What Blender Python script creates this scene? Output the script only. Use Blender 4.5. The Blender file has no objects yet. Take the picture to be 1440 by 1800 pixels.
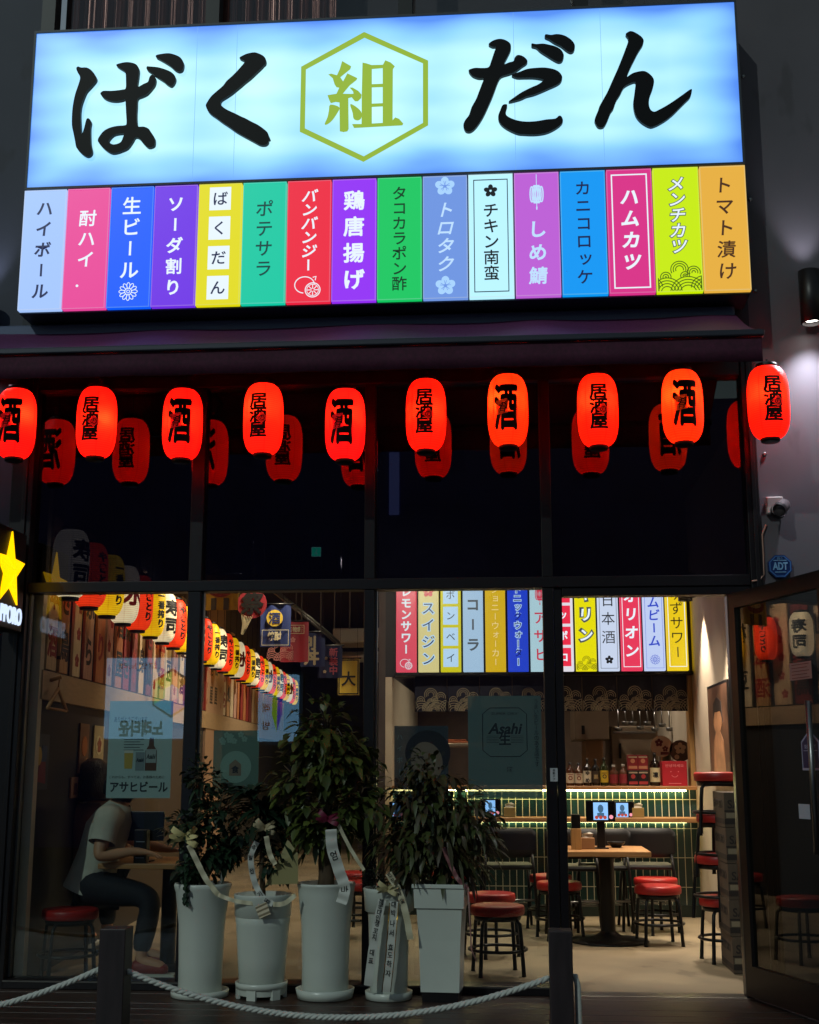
import bpy, bmesh, math, random
import numpy as np
from mathutils import Vector, Matrix
from mathutils.geometry import tessellate_polygon
R = math.radians
SC = bpy.context.scene
COL = SC.collection
random.seed(7)

# ------------------------------------------------------------------ camera
CAM = Vector((0.0, -7.0, 1.2))
FPX, YAW, PITCH = 2233.0, R(4.5), R(11.3)
FW = Vector((-math.sin(YAW)*math.cos(PITCH), math.cos(YAW)*math.cos(PITCH), math.sin(PITCH)))
RT = Vector((math.cos(YAW), math.sin(YAW), 0))
UP = RT.cross(FW)
cd = bpy.data.cameras.new('camera')
cam = bpy.data.objects.new('camera', cd); COL.objects.link(cam)
cd.sensor_fit = 'HORIZONTAL'; cd.sensor_width = 36; cd.lens = FPX/1440*36
cd.clip_start = 0.05; cd.clip_end = 300
cam.matrix_world = Matrix((( RT.x, UP.x, -FW.x, CAM.x), (RT.y, UP.y, -FW.y, CAM.y), (RT.z, UP.z, -FW.z, CAM.z), (0,0,0,1)))
SC.camera = cam

# ------------------------------------------------------------------ night sky, street light, exposure
w = bpy.data.worlds.new('World'); SC.world = w; w.use_nodes = True
nt = w.node_tree; bgn = nt.nodes['Background']
sky = nt.nodes.new('ShaderNodeTexSky'); sky.sky_type = 'NISHITA'; sky.sun_disc = False
sky.sun_elevation = R(3); sky.sun_rotation = R(20)
nt.links.new(sky.outputs[0], bgn.inputs[0]); bgn.inputs[1].default_value = 0.15
sd = bpy.data.lights.new('street_light', 'SUN'); sun = bpy.data.objects.new('street_light', sd); COL.objects.link(sun)
sd.energy = 0.62; sd.angle = R(0.5); sd.color = (0.86, 1.0, 0.92)
sun.rotation_euler = Vector((0.42, 0.80, -0.62)).to_track_quat('-Z', 'Y').to_euler()
vs = SC.view_settings
vs.view_transform = 'Standard'; vs.look = 'None'; vs.exposure = 0; vs.gamma = 1
SC.cycles.use_denoising = True
SC.cycles.max_bounces = 8; SC.cycles.diffuse_bounces = 4; SC.cycles.glossy_bounces = 4
SC.cycles.transparent_max_bounces = 24
SC.cycles.sample_clamp_indirect = 4

# ------------------------------------------------------------------ helpers
def ray(px, py): return FW + RT*((px-720)/FPX) + UP*((900-py)/FPX)
def A(px, py, Y):                       # photo pixel -> point on the wall plane y = Y
    d = ray(px, py); return CAM + d*((Y-CAM.y)/d.y)
def AZ(px, py, Z):                      # photo pixel -> point on the level z = Z
    d = ray(px, py); return CAM + d*((Z-CAM.z)/d.z)
def lin(h):
    h = h.lstrip('#'); o = []
    for i in (0, 2, 4):
        c = int(h[i:i+2], 16)/255; o.append(c/12.92 if c <= .04045 else ((c+.055)/1.055)**2.4)
    return (*o, 1)
MATS = {}
def mat(name, base, rough=.6, metal=0, spec=.5, noise=0, scale=8, bump=0, stretch=(1,1,1), col2=None, coords='Object', detail=6):
    if name in MATS: return MATS[name]
    m = bpy.data.materials.new(name); m.use_nodes = True; MATS[name] = m
    n = m.node_tree.nodes; l = m.node_tree.links; p = n['Principled BSDF']
    b = lin(base) if isinstance(base, str) else (*base, 1)
    p.inputs['Base Color'].default_value = b; p.inputs['Roughness'].default_value = rough
    p.inputs['Metallic'].default_value = metal; p.inputs['Specular IOR Level'].default_value = spec
    if noise or bump or col2:
        tc = n.new('ShaderNodeTexCoord'); mp = n.new('ShaderNodeMapping'); mp.inputs['Scale'].default_value = stretch
        nz = n.new('ShaderNodeTexNoise'); nz.inputs['Scale'].default_value = scale; nz.inputs['Detail'].default_value = detail
        l.new(tc.outputs[coords], mp.inputs[0]); l.new(mp.outputs[0], nz.inputs[0])
        rp = n.new('ShaderNodeValToRGB'); rp.color_ramp.elements[0].position = .3; rp.color_ramp.elements[1].position = .7
        c2 = (lin(col2) if isinstance(col2, str) else (*col2, 1)) if col2 else tuple(min(1, x*(1+noise)) for x in b[:3])+(1,)
        c1 = b if col2 else tuple(x*(1-noise) for x in b[:3])+(1,)
        rp.color_ramp.elements[0].color = c1; rp.color_ramp.elements[1].color = c2
        l.new(nz.outputs[0], rp.inputs[0]); l.new(rp.outputs[0], p.inputs['Base Color'])
        if bump:
            bp_ = n.new('ShaderNodeBump'); bp_.inputs['Strength'].default_value = bump; bp_.inputs['Distance'].default_value = .01
            l.new(nz.outputs[0], bp_.inputs['Height']); l.new(bp_.outputs[0], p.inputs['Normal'])
    return m
def glow(name, colour, s=1.0, rough=.3, base=None):
    if name in MATS: return MATS[name]
    m = bpy.data.materials.new(name); m.use_nodes = True; MATS[name] = m
    p = m.node_tree.nodes['Principled BSDF']
    p.inputs['Base Color'].default_value = lin(base) if base else (.02, .02, .02, 1)
    p.inputs['Roughness'].default_value = rough
    p.inputs['Emission Color'].default_value = lin(colour); p.inputs['Emission Strength'].default_value = s
    return m
def glass(name, f0=.045, tint=(1,1,1), rough=0.0):
    if name in MATS: return MATS[name]
    m = bpy.data.materials.new(name); m.use_nodes = True; MATS[name] = m
    n = m.node_tree.nodes; l = m.node_tree.links; n.clear()
    out = n.new('ShaderNodeOutputMaterial'); mx = n.new('ShaderNodeMixShader')
    tr = n.new('ShaderNodeBsdfTransparent'); tr.inputs[0].default_value = (*tint, 1)
    gl = n.new('ShaderNodeBsdfGlossy'); gl.inputs['Roughness'].default_value = rough; gl.inputs[0].default_value = (1,1,1,1)
    lw = n.new('ShaderNodeLayerWeight'); lw.inputs[0].default_value = .5
    pw = n.new('ShaderNodeMath'); pw.operation = 'POWER'; pw.inputs[1].default_value = 5
    ml = n.new('ShaderNodeMath'); ml.operation = 'MULTIPLY_ADD'; ml.inputs[1].default_value = 1-f0; ml.inputs[2].default_value = f0
    l.new(lw.outputs['Facing'], pw.inputs[0]); l.new(pw.outputs[0], ml.inputs[0]); l.new(ml.outputs[0], mx.inputs[0])
    l.new(tr.outputs[0], mx.inputs[1]); l.new(gl.outputs[0], mx.inputs[2]); l.new(mx.outputs[0], out.inputs[0])
    return m

def tag(o, label=None, cat=None, group=None, kind=None):
    if label: o['label'] = label
    if cat: o['category'] = cat
    if group: o['group'] = group
    if kind: o['kind'] = kind
    return o
def thing(name, label, cat, loc=(0,0,0), group=None, rz=0):
    o = bpy.data.objects.new(name, None); COL.objects.link(o); o.location = loc; o.rotation_euler.z = rz
    o.empty_display_size = .05
    return tag(o, label, cat, group)
def wloc(o):
    v = Vector(o.location); p = o.parent
    while p: v = v + Vector(p.location); p = p.parent
    return v
def link(name, me, m, parent=None, smooth=False):
    o = bpy.data.objects.new(name, me); COL.objects.link(o)
    if m and not me.materials: me.materials.append(m)
    if parent: o.parent = parent
    if smooth:
        for p in me.polygons: p.use_smooth = True
    return o
def copy_tree(o, parent=None):
    c = o.copy(); COL.objects.link(c); c.parent = parent
    for ch in list(o.children): copy_tree(ch, c)
    return c
ORD = 'first second third fourth fifth sixth seventh eighth ninth tenth eleventh twelfth thirteenth fourteenth fifteenth sixteenth'.split()

class MB:
    """collects boxes, bars, tubes, lathes and prisms into one mesh"""
    def __init__(s): s.v = []; s.f = []; s.sm = []
    def add(s, v, f, smooth=False):
        k = len(s.v); s.v += [tuple(x) for x in v]; s.f += [tuple(i+k for i in q) for q in f]; s.sm += [smooth]*len(f); return s
    def box(s, x0, y0, z0, x1, y1, z1):
        v = [(x0,y0,z0),(x1,y0,z0),(x1,y1,z0),(x0,y1,z0),(x0,y0,z1),(x1,y0,z1),(x1,y1,z1),(x0,y1,z1)]
        return s.add(v, [(3,2,1,0),(4,5,6,7),(0,1,5,4),(1,2,6,5),(2,3,7,6),(3,0,4,7)])
    def bbox(s, x0, y0, z0, x1, y1, z1, b=.004):
        bm = bmesh.new(); bmesh.ops.create_cube(bm, size=1)
        for q in bm.verts: q.co = Vector(((x0+x1)/2+q.co.x*(x1-x0), (y0+y1)/2+q.co.y*(y1-y0), (z0+z1)/2+q.co.z*(z1-z0)))
        bmesh.ops.bevel(bm, geom=list(bm.edges), offset=b, segments=2, affect='EDGES', profile=.5)
        return s.bm(bm)
    def bm(s, bm, smooth=False, M=None):
        bm.verts.index_update(); v = [(M @ q.co if M else q.co)[:] for q in bm.verts]; f = [[q.index for q in p.verts] for p in bm.faces]
        bm.free(); return s.add(v, f, smooth)
    def quad(s, *p): return s.add(p, [tuple(range(len(p)))])
    def obox(s, O, u, v, n, x0, y0, h0, x1, y1, h1):          # box in an oriented frame
        P = lambda x, y, h: O+u*x+v*y+n*h
        c = [P(x0,y0,h0),P(x1,y0,h0),P(x1,y1,h0),P(x0,y1,h0),P(x0,y0,h1),P(x1,y0,h1),P(x1,y1,h1),P(x0,y1,h1)]
        return s.add(c, [(3,2,1,0),(4,5,6,7),(0,1,5,4),(1,2,6,5),(2,3,7,6),(3,0,4,7)])
    def lathe(s, prof, c=(0,0,0), seg=24, cap=True, smooth=True):
        c = Vector(c); v = []; f = []
        for r, z in prof:
            for i in range(seg):
                a = 2*math.pi*i/seg; v.append((c.x+r*math.cos(a), c.y+r*math.sin(a), c.z+z))
        for j in range(len(prof)-1):
            for i in range(seg):
                a = j*seg+i; b = j*seg+(i+1)%seg; f.append((a, b, b+seg, a+seg))
        s.add(v, f, smooth)
        if cap:
            k = len(s.v)-len(v)
            s.f.append(tuple(k+i for i in range(seg))[::-1]); s.sm.append(False)
            q = k+(len(prof)-1)*seg; s.f.append(tuple(q+i for i in range(seg))); s.sm.append(False)
        return s
    def tube(s, pts, r, seg=8, cap=True):
        pts = [Vector(p) for p in pts]; n = len(pts); rr = r if isinstance(r, (list, tuple)) else [r]*n
        v = []; f = []; ref = None
        for i, p in enumerate(pts):
            d = (pts[min(i+1, n-1)]-pts[max(i-1, 0)]).normalized()
            if ref is None:
                ref = d.orthogonal().normalized()
            ref = (ref - d*ref.dot(d)).normalized(); b = d.cross(ref)
            for k in range(seg):
                a = 2*math.pi*k/seg; v.append(p+(ref*math.cos(a)+b*math.sin(a))*rr[i])
        for i in range(n-1):
            for k in range(seg):
                a = i*seg+k; b = i*seg+(k+1)%seg; f.append((a, b, b+seg, a+seg))
        if cap: f.append(tuple(range(seg))[::-1]); f.append(tuple((n-1)*seg+k for k in range(seg)))
        return s.add(v, f, True)
    def mesh(s, name, off=Vector((0,0,0))):
        me = bpy.data.meshes.new(name); off = Vector(off)
        me.from_pydata([(x-off.x, y-off.y, z-off.z) for x, y, z in s.v], [], s.f)
        me.polygons.foreach_set('use_smooth', s.sm); me.update(); return me
    def build(s, name, m, parent=None, local=False):
        off = Vector((0,0,0)) if (local or not parent) else wloc(parent)
        return link(name, s.mesh(name, off), m, parent)

# ------- lettering and flat artwork
GL = {}
def glyph(body, bold=0.0, shear=0.0):
    k = (body, bold, shear)
    if k in GL: return GL[k]
    c = bpy.data.curves.new('lettering', 'FONT'); c.body = body; c.size = 1; c.offset = bold; c.shear = shear; c.resolution_u = 3
    o = bpy.data.objects.new('lettering', c); COL.objects.link(o)
    dg = bpy.context.evaluated_depsgraph_get(); dg.update()
    me = o.evaluated_get(dg).to_mesh()
    v = [q.co.copy() for q in me.vertices]; f = [tuple(p.vertices) for p in me.polygons]
    o.evaluated_get(dg).to_mesh_clear(); bpy.data.objects.remove(o); bpy.data.curves.remove(c)
    GL[k] = (v, f); return GL[k]
def catmull(p, n=4):
    o = []; m = len(p)
    for i in range(m):
        a, b, c, d = (np.array(p[(i+j-1) % m], float) for j in range(4))
        for k in range(n):
            t = k/n; o.append(tuple(.5*((2*b)+(c-a)*t+(2*a-5*b+4*c-d)*t*t+(3*b-a-3*c+d)*t**3)))
    return o
class Art:
    """solid letters and shapes laid on a plane: x right, y up, h off the plane (metres)"""
    def __init__(s): s.v = []; s.f = []
    def solid(s, pts, faces, h=.002, base=0):
        k = len(s.v); n = len(pts)
        s.v += [(p[0], p[1], h) for p in pts]+[(p[0], p[1], base) for p in pts]
        cnt = {}
        for q in faces:
            ar = sum(pts[q[i]][0]*pts[q[(i+1) % len(q)]][1]-pts[q[(i+1) % len(q)]][0]*pts[q[i]][1] for i in range(len(q)))
            if ar < 0: q = tuple(reversed(q))
            s.f.append(tuple(k+i for i in q))
            for i in range(len(q)): cnt[(q[i], q[(i+1) % len(q)])] = 1
        for (a, b) in cnt:
            if (b, a) not in cnt: s.f.append((k+b, k+a, k+n+a, k+n+b))
        return s
    def poly(s, pts, holes=(), h=.002, base=0):
        loops = [list(pts)]+[list(q) for q in holes]
        flat = [p for lp in loops for p in lp]
        tri = tessellate_polygon([[Vector((p[0], p[1], 0)) for p in lp] for lp in loops])
        return s.solid(flat, [tuple(t) for t in tri], h, base)
    def rect(s, x0, y0, x1, y1, h=.002, base=0): return s.solid([(x0,y0),(x1,y0),(x1,y1),(x0,y1)], [(0,1,2,3)], h, base)
    def frame(s, x0, y0, x1, y1, t, h=.002, base=0):
        s.rect(x0, y0, x1, y0+t, h, base); s.rect(x0, y1-t, x1, y1, h, base); s.rect(x0, y0+t, x0+t, y1-t, h, base); s.rect(x1-t, y0+t, x1, y1-t, h, base); return s
    def disc(s, cx, cy, r, n=24, h=.002, ry=None, base=0, rot=0):
        ry = ry or r; pts = []
        for i in range(n):
            a = 2*math.pi*i/n; x, y = r*math.cos(a), ry*math.sin(a)
            pts.append((cx+x*math.cos(rot)-y*math.sin(rot), cy+x*math.sin(rot)+y*math.cos(rot)))
        return s.solid(pts, [tuple(range(n))], h, base)
    def ribbon(s, pts, t, h=.002, base=0, closed=False):
        n = len(pts); L = []; Rr = []
        for i in range(n):
            a = pts[(i-1) % n] if (closed or i > 0) else pts[i]; b = pts[(i+1) % n] if (closed or i < n-1) else pts[i]
            dx, dy = b[0]-a[0], b[1]-a[1]; d = math.hypot(dx, dy) or 1; nx, ny = -dy/d*t/2, dx/d*t/2
            L.append((pts[i][0]+nx, pts[i][1]+ny)); Rr.append((pts[i][0]-nx, pts[i][1]-ny))
        f = [(i, (i+1) % n, n+(i+1) % n, n+i) for i in range(n if closed else n-1)]
        return s.solid(L+Rr, f, h, base)
    def ring(s, cx, cy, r, t, n=28, h=.002, a0=0, a1=2*math.pi, ry=None):
        ry = ry or r; full = abs(a1-a0-2*math.pi) < 1e-6; m = n if full else n+1
        return s.ribbon([(cx+r*math.cos(a0+(a1-a0)*i/n), cy+ry*math.sin(a0+(a1-a0)*i/n)) for i in range(m)], t, h, 0, full)
    def char(s, ch, cx, cy, size, bold=0, shear=0, sx=1, sy=1, h=.002, rot=0):
        kanji = bold > .008 and (0x4e00 <= ord(ch) <= 0x9fff or 0xac00 <= ord(ch) <= 0xd7a3)
        jit = [(0, 0)] if not kanji else [(bold*.8*math.cos(k*math.pi/3+.3), bold*.8*math.sin(k*math.pi/3+.3)) for k in range(6)]
        v, f = glyph(ch, 0 if kanji else bold, shear)
        for k, (jx, jy) in enumerate(jit):
            pts = []
            for q in v:
                x, y = (q.x-.5-shear*.2+jx)*size*sx, (q.y-.38+jy)*size*sy
                if rot: x, y = y, -x
                pts.append((cx+x, cy+y))
            s.solid(pts, f, h+k*.00012)
        return s
    def vtext(s, body, cx, top, bot, size, bold=0, shear=0, sx=1, sy=1, h=.002):
        n = len(body); st = (top-bot)/n
        for i, ch in enumerate(body):
            cy = top-st*(i+.5)
            if ch in 'ー-': s.char('ー', cx, cy, size*.9, bold, 0, 1, 1, h, rot=1)
            elif ch in 'ッョォュャ': s.char(ch, cx+size*.06, cy+size*.08, size, bold, shear, sx, sy, h)
            else: s.char(ch, cx, cy, size, bold, shear, sx, sy, h)
        return s
    def fit(s, body, x0, y0, x1, y1, bold=0, shear=0, h=.002, keep=False):
        v, f = glyph(body, bold, shear)
        a, b = min(q.x for q in v), max(q.x for q in v); c, d = min(q.y for q in v), max(q.y for q in v)
        kx, ky = (x1-x0)/(b-a), (y1-y0)/(d-c)
        if keep: kx = ky = min(kx, ky)
        mx, my = (x0+x1)/2, (y0+y1)/2
        return s.solid([(mx+(q.x-(a+b)/2)*kx, my+(q.y-(c+d)/2)*ky) for q in v], f, h)
    def flower(s, cx, cy, r, h=.002, n=5, gap=.0):
        for i in range(n):
            a = math.pi/2+2*math.pi*i/n; s.disc(cx+math.cos(a)*r*.56, cy+math.sin(a)*r*.56, r*.42, 16, h+i*.0002, ry=r*(.38-gap), rot=a)
        return s
    def build(s, name, m, parent, O, u=Vector((1,0,0)), v=Vector((0,0,1)), n=Vector((0,-1,0))):
        O = Vector(O); off = wloc(parent) if parent else Vector((0,0,0))
        me = bpy.data.meshes.new(name)
        me.from_pydata([(O+u*x+v*y+n*h-off)[:] for x, y, h in s.v], [], s.f); me.update()
        return link(name, me, m, parent)
def bend(me, rad, z0=0, step=.012):
    """wrap a mesh drawn in x (right), z (up), -y (out) round a vertical cylinder of radius function rad(z) facing -y"""
    bm = bmesh.new(); bm.from_mesh(me)
    x0 = min(v.co.x for v in bm.verts); x1 = max(v.co.x for v in bm.verts); x = x0+step
    while x < x1:
        bmesh.ops.bisect_plane(bm, geom=bm.verts[:]+bm.edges[:]+bm.faces[:], plane_co=(x,0,0), plane_no=(1,0,0)); x += step
    for v in bm.verts:
        r = rad(v.co.z-z0); a = v.co.x/max(r, .02); rr = r-v.co.y
        v.co = Vector((rr*math.sin(a), -rr*math.cos(a), v.co.z))
    bm.to_mesh(me); bm.free(); return me
def skinned(name, nodes, edges, m, parent, levels=2, root=0):
    me = bpy.data.meshes.new(name); off = wloc(parent) if parent else Vector((0,0,0))
    me.from_pydata([(Vector(p)-off)[:] for p, r in nodes], edges, [])
    o = bpy.data.objects.new(name, me); COL.objects.link(o)
    o.modifiers.new('Skin', 'SKIN')
    for i, (p, r) in enumerate(nodes):
        sv = me.skin_vertices[0].data[i]; sv.radius = r if isinstance(r, tuple) else (r, r); sv.use_root = (i == root)
    sb = o.modifiers.new('Sub', 'SUBSURF'); sb.levels = levels; sb.render_levels = levels
    dg = bpy.context.evaluated_depsgraph_get(); dg.update()
    m2 = bpy.data.meshes.new_from_object(o.evaluated_get(dg)); bpy.data.objects.remove(o); m2.name = name; m2.materials.clear()
    return link(name, m2, m, parent, smooth=True)
X3, Z3 = Vector((1,0,0)), Vector((0,0,1))

# ------------------------------------------------------------------ ground, deck, floor
DZ, FZ, GY = .03, .02, .05
def plaster(name, c1, c2, c3):
    m = mat(name, c1, .62, noise=.1, scale=1.3, bump=.15, col2=c2, detail=10)
    n = m.node_tree.nodes; l = m.node_tree.links; p = n['Principled BSDF']
    src = p.inputs['Base Color'].links[0].from_socket
    tc = n.new('ShaderNodeTexCoord'); nz = n.new('ShaderNodeTexNoise'); nz.inputs['Scale'].default_value = 2.6; nz.inputs['Detail'].default_value = 3
    mp = n.new('ShaderNodeMapping'); mp.inputs['Scale'].default_value = (1.4, 1, .7); mp.inputs['Location'].default_value = (3.3, 0, 1.7)
    l.new(tc.outputs['Object'], mp.inputs[0]); l.new(mp.outputs[0], nz.inputs[0])
    rp = n.new('ShaderNodeValToRGB'); rp.color_ramp.elements[0].position = .6; rp.color_ramp.elements[1].position = .66
    rp.color_ramp.elements[0].color = (0,0,0,1); rp.color_ramp.elements[1].color = (.55,.55,.55,1)
    l.new(nz.outputs[0], rp.inputs[0])
    mx = n.new('ShaderNodeMix'); mx.data_type = 'RGBA'; l.new(rp.outputs[0], mx.inputs[0]); l.new(src, mx.inputs[6]); mx.inputs[7].default_value = lin(c3)
    l.new(mx.outputs[2], p.inputs['Base Color']); return m
mat('asphalt', '#2c2c2e', .85, noise=.3, scale=40, bump=.4)
mat('deck_wood', '#33231d', .42, noise=.5, scale=6, bump=.25, stretch=(1, 12, 6))
def concrete(name, c1, c2, sc=1.4, rough=.55):
    m = mat(name, c1, rough, noise=.1, scale=sc, bump=.12, col2=c2, detail=9); return m
plaster('floor_concrete', '#6f6350', '#9c8b6e', '#574b3a')
g = MB().box(-150, -150, -.5, 150, 1.5, -.12); tag(g.build('street_ground', MATS['asphalt']), kind='structure')
d = MB(); y = -2.2
while y < -.005:
    d.bbox(-7, y, -.115, 7, min(y+.134, -.002), DZ+random.uniform(-.001, .001), .003); y += .14
tag(d.build('deck', MATS['deck_wood']), kind='structure')
fl = MB().box(-9, .1, -.1, 1.9, 18, FZ); tag(fl.build('shop_floor', MATS['floor_concrete']), kind='structure')

# ------------------------------------------------------------------ facade walls
plaster('plaster', '#504c53', '#5e5961', '#3d383c')
plaster('dark_panel', '#1f232e', '#282d3a', '#181b24')
t = thing('facade_wall', 'grey cement render wall right of the shopfront carrying a spot lamp and camera', 'wall', (1.386, 0, 0))
MB().box(1.386, 0, -.1, 2.02, .3, 9).build('render', MATS['plaster'], t)
m = MB()
for zz in (2.05, 2.9, 3.86, 4.42, 5.2):
    m.lathe([(.012, 0), (.012, .004), (.006, .008)], (0, 0, 0), 12)
    for i in range(len(m.v)-36, len(m.v)): x, y_, z = m.v[i]; m.v[i] = (1.43+x, -.001-z, zz+y_)
m.build('bolt_caps', mat('steel', '#8a8a8a', .35, metal=1), t)
tag(MB().box(2.03, .02, -.1, 4.5, .3, 9).build('dark_wall', MATS['dark_panel']), 'dark metal clad wall beyond the seam at the far right', 'wall')
tag(MB().box(-6, 0, -.1, -2.865, .3, 9).build('facade_pier', plaster('pier_plaster', '#2c3142', '#373c4c', '#242834')), 'grey render pier left of the shopfront behind the star sign', 'wall')
tag(MB().box(-2.865, 0, 3.45, 1.386, .3, 5.56).build('header_wall', MATS['dark_panel']), 'dark clad wall directly behind the big lit sign', 'wall')

# window strip with a drawn curtain above the sign
t = thing('upper_window', 'dark upper storey window with brown glossy curtain above the sign', 'window', (-.75, 0, 5.56))
fm = MB()
for x in (-2.865, -1.82, -.62, .45, 1.3): fm.box(x, .0, 5.56, x+.085, .1, 7.6)
fm.box(-2.78, .012, 5.56, 1.3, .1, 5.62)
fm.build('frame', mat('dark_steel', '#17181c', .45, metal=.3), t)
cu = MB(); n = 420; v = []; f = []
for i in range(n):
    x = -2.78+1.75*i/(n-1); a = i/n*2*math.pi*19
    yy = .22+.045*math.sin(a+.8*math.sin(a*.31))+.012*math.sin(a*3.3)
    v += [(x, yy, 5.5), (x, yy+.02, 7.6)]
for i in range(n-1): f.append((2*i, 2*i+2, 2*i+3, 2*i+1))
cu.add(v, f, True).build('curtain', mat('copper_cloth', '#6e382a', .3, metal=.35, spec=.8), t)
MB().box(-2.9, .5, 5.4, 1.4, .52, 7.7).build('blind', mat('dark_blind', '#2a1d22', .7), t)
MB().box(-2.8, .14, 5.6, 1.3, .15, 7.6).build('pane', glass('clear_glass'), t)

# ------------------------------------------------------------------ shopfront frame and panes
FRAME = mat('frame_black', '#191518', .35, metal=.25, noise=.15, scale=14)
t = thing('shopfront_frame', 'black metal shopfront frame with eight panes and an open doorway', 'shopfront', (-.7, 0, 0))
ZT0, ZT1, ZTOP = 2.165, 2.226, 3.45
def bar(name, x0, x1, z0, z1, y0=0, y1=.1, b=.004):
    MB().bbox(x0, y0, z0, x1, y1, z1, b).build(name, FRAME, t)
bar('jamb', -2.865, -2.735, 0, ZTOP, -.02, .12)
MB().bbox(-2.79, -.032, .0, -2.765, -.02, ZTOP, .003).build('jamb_trim', FRAME, t)
bar('jamb', 1.318, 1.386, 0, ZTOP, -.02, .12)
MB().bbox(1.345, -.032, 0, 1.368, -.02, ZTOP, .003).build('jamb_trim', FRAME, t)
bar('door_jamb', 1.19, 1.318, 0, 2.118, .005, .11)
for x0, x1 in ((-1.806, -1.731), (-.806, -.746), (.185, .244)):
    bar('mullion', x0, x1, ZT1, ZTOP); bar('mullion', x0, x1, .075, ZT0)
bar('door_post', .2465, .292, FZ, ZT0-.001, .012, .12)
bar('transom', -2.735, 1.318, ZT0, ZT1, -.006, .1)
bar('door_head', .2925, 1.318, 2.118, ZT0, .004, .1)
bar('head_rail', -2.735, 1.318, ZTOP-.09, ZTOP, -.004, .1)
bar('sill', -2.735, .292, DZ, .075, -.03, .12)
MB().box(-2.735, -.036, .066, .292, -.0305, .0745).build('sill_trim', mat('sill_metal', '#6d6a66', .35, metal=.8), t)
MB().bbox(.2925, -.01, FZ, 1.19, .12, FZ+.012, .003).build('threshold', MATS['sill_metal'], t)
m = MB()
for x in (-1.731, -.746, -2.735): m.box(x+.001, .032, .08, x+.012, .07, ZT0-.002)
m.build('glazing_bead', mat('bead_grey', '#6a6a68', .4, metal=.6), t)
UP_G, LO_G = glass('upper_glass', .075, (.15, .16, .20)), glass('lower_glass', .04, (.9, .93, .92))
XB = [(-2.735, -1.806), (-1.731, -.806), (-.746, .185), (.244, 1.318)]
for i, (a, b) in enumerate(XB):
    MB().box(a, GY, ZT1, b, GY+.008, ZTOP-.09).build('upper_pane', UP_G, t)
    if i < 3: MB().box(a, GY, .075, b, GY+.008, ZT0).build('lower_pane', LO_G, t)
m = Art(); m.rect(-.02, -.035, .02, .035, .001)
m.build('push_label', mat('label_grey', '#b9bcc0', .5), t, A(974, 1362, -.003))
m = Art(); m.vtext('自動ドア', 0, .032, -.032, .014, .02, h=.0018); m.build('push_label_text', mat('ink', '#15151c', .6), t, A(974, 1362, -.003))

# open door leaf: hinged on the right jamb, swung out towards the street
HG, FE = Vector((1.2, -.03, 0)), Vector((1.50, -.95, 0))
du = (FE-HG).normalized(); dn = Vector((du.y, -du.x, 0)); DL = (FE-HG).length        # dn faces the doorway
t = thing('glass_door', 'open black framed glass door swung out at the right of the doorway', 'door', HG)
def dbar(name, x0, z0, x1, z1, h0=-.022, h1=.022, mt=FRAME):
    MB().obox(HG, du, Z3, dn, x0, z0, h0, x1, z1, h1).build(name, mt, t)
dbar('hinge_stile', 0, .05, .075, 2.11); dbar('lock_stile', DL-.075, .05, DL, 2.11)
dbar('top_rail', .075, 2.03, DL-.075, 2.11); dbar('bottom_rail', .075, .05, DL-.075, .2)
dbar('pane', .075, .2, DL-.075, 2.03, -.004, .004, glass('door_glass', .07, (.55, .58, .56)))
MB().tube([HG+du*(DL-.13)+dn*.07+Z3*.8, HG+du*(DL-.13)+dn*.07+Z3*1.5], .014, 12).build('pull_handle', MATS['steel'], t)
dbar('edge_strip', .0, .06, .006, 2.1, .0222, .0235, MATS['bead_grey'])
def door_xy(px, py):
    d = ray(px, py); k = (HG-CAM).dot(dn)/d.dot(dn); p = CAM+d*k-HG; return p.dot(du), p.z
x0, z0 = door_xy(1413, 1352); x1, z1 = door_xy(1440, 1288)
w_ = .16
a = Art(); cx, cz = x0+w_/2, (z0+z1)/2
def shield(k): return [(cx-w_/2*k, cz-.09*k), (cx+w_/2*k, cz-.09*k), (cx+w_/2*k, cz+.045*k), (cx, cz+.1*k), (cx-w_/2*k, cz+.045*k)]
a.poly(shield(1), h=.0055, base=.0045); a.build('shield_sticker_border', mat('sticker_pale', '#8f96b5', .5), t, HG, du, Z3, dn)
a = Art(); a.poly(shield(.88), h=.0062, base=.0056); a.build('shield_sticker', mat('sticker_navy', '#1b2350', .5), t, HG, du, Z3, dn)
a = Art(); a.fit('SECURITY', cx-.05, cz+.012, cx+.05, cz+.03, .02, h=.0066); a.rect(cx-.06, cz, cx+.06, cz+.004, .0066); a.build('shield_lettering', MATS['sticker_pale'], t, HG, du, Z3, dn)
x0, z0 = door_xy(1407, 1439); x1, z1 = door_xy(1424, 1414)
a = Art(); a.rect(x0, z0, x0+.1, z1, .0055, .0045); a.rect(x0+.012, z0+.01, x0+.02, z1-.01, .006); a.rect(x0+.05, z0+.01, x0+.06, z1-.01, .006)
a.build('small_sticker', mat('sticker_white', '#aab0c0', .5), t, HG, du, Z3, dn)
x0, z0 = door_xy(1391, 1197); x1, z1 = door_xy(1437, 1160)
a = Art(); a.rect(x0, z0, x0+.2, z1, .0055, .0045); a.build('notice_sticker', mat('notice_pink', '#93706e', .6), t, HG, du, Z3, dn)
a = Art()
for i in range(5): a.rect(x0+.02, z1-.012-i*.016, x0+.18-.02*(i % 2), z1-.008-i*.016, .0062, .0056)
a.build('notice_lines', mat('notice_ink', '#6b2c2c', .6), t, HG, du, Z3, dn)

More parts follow.
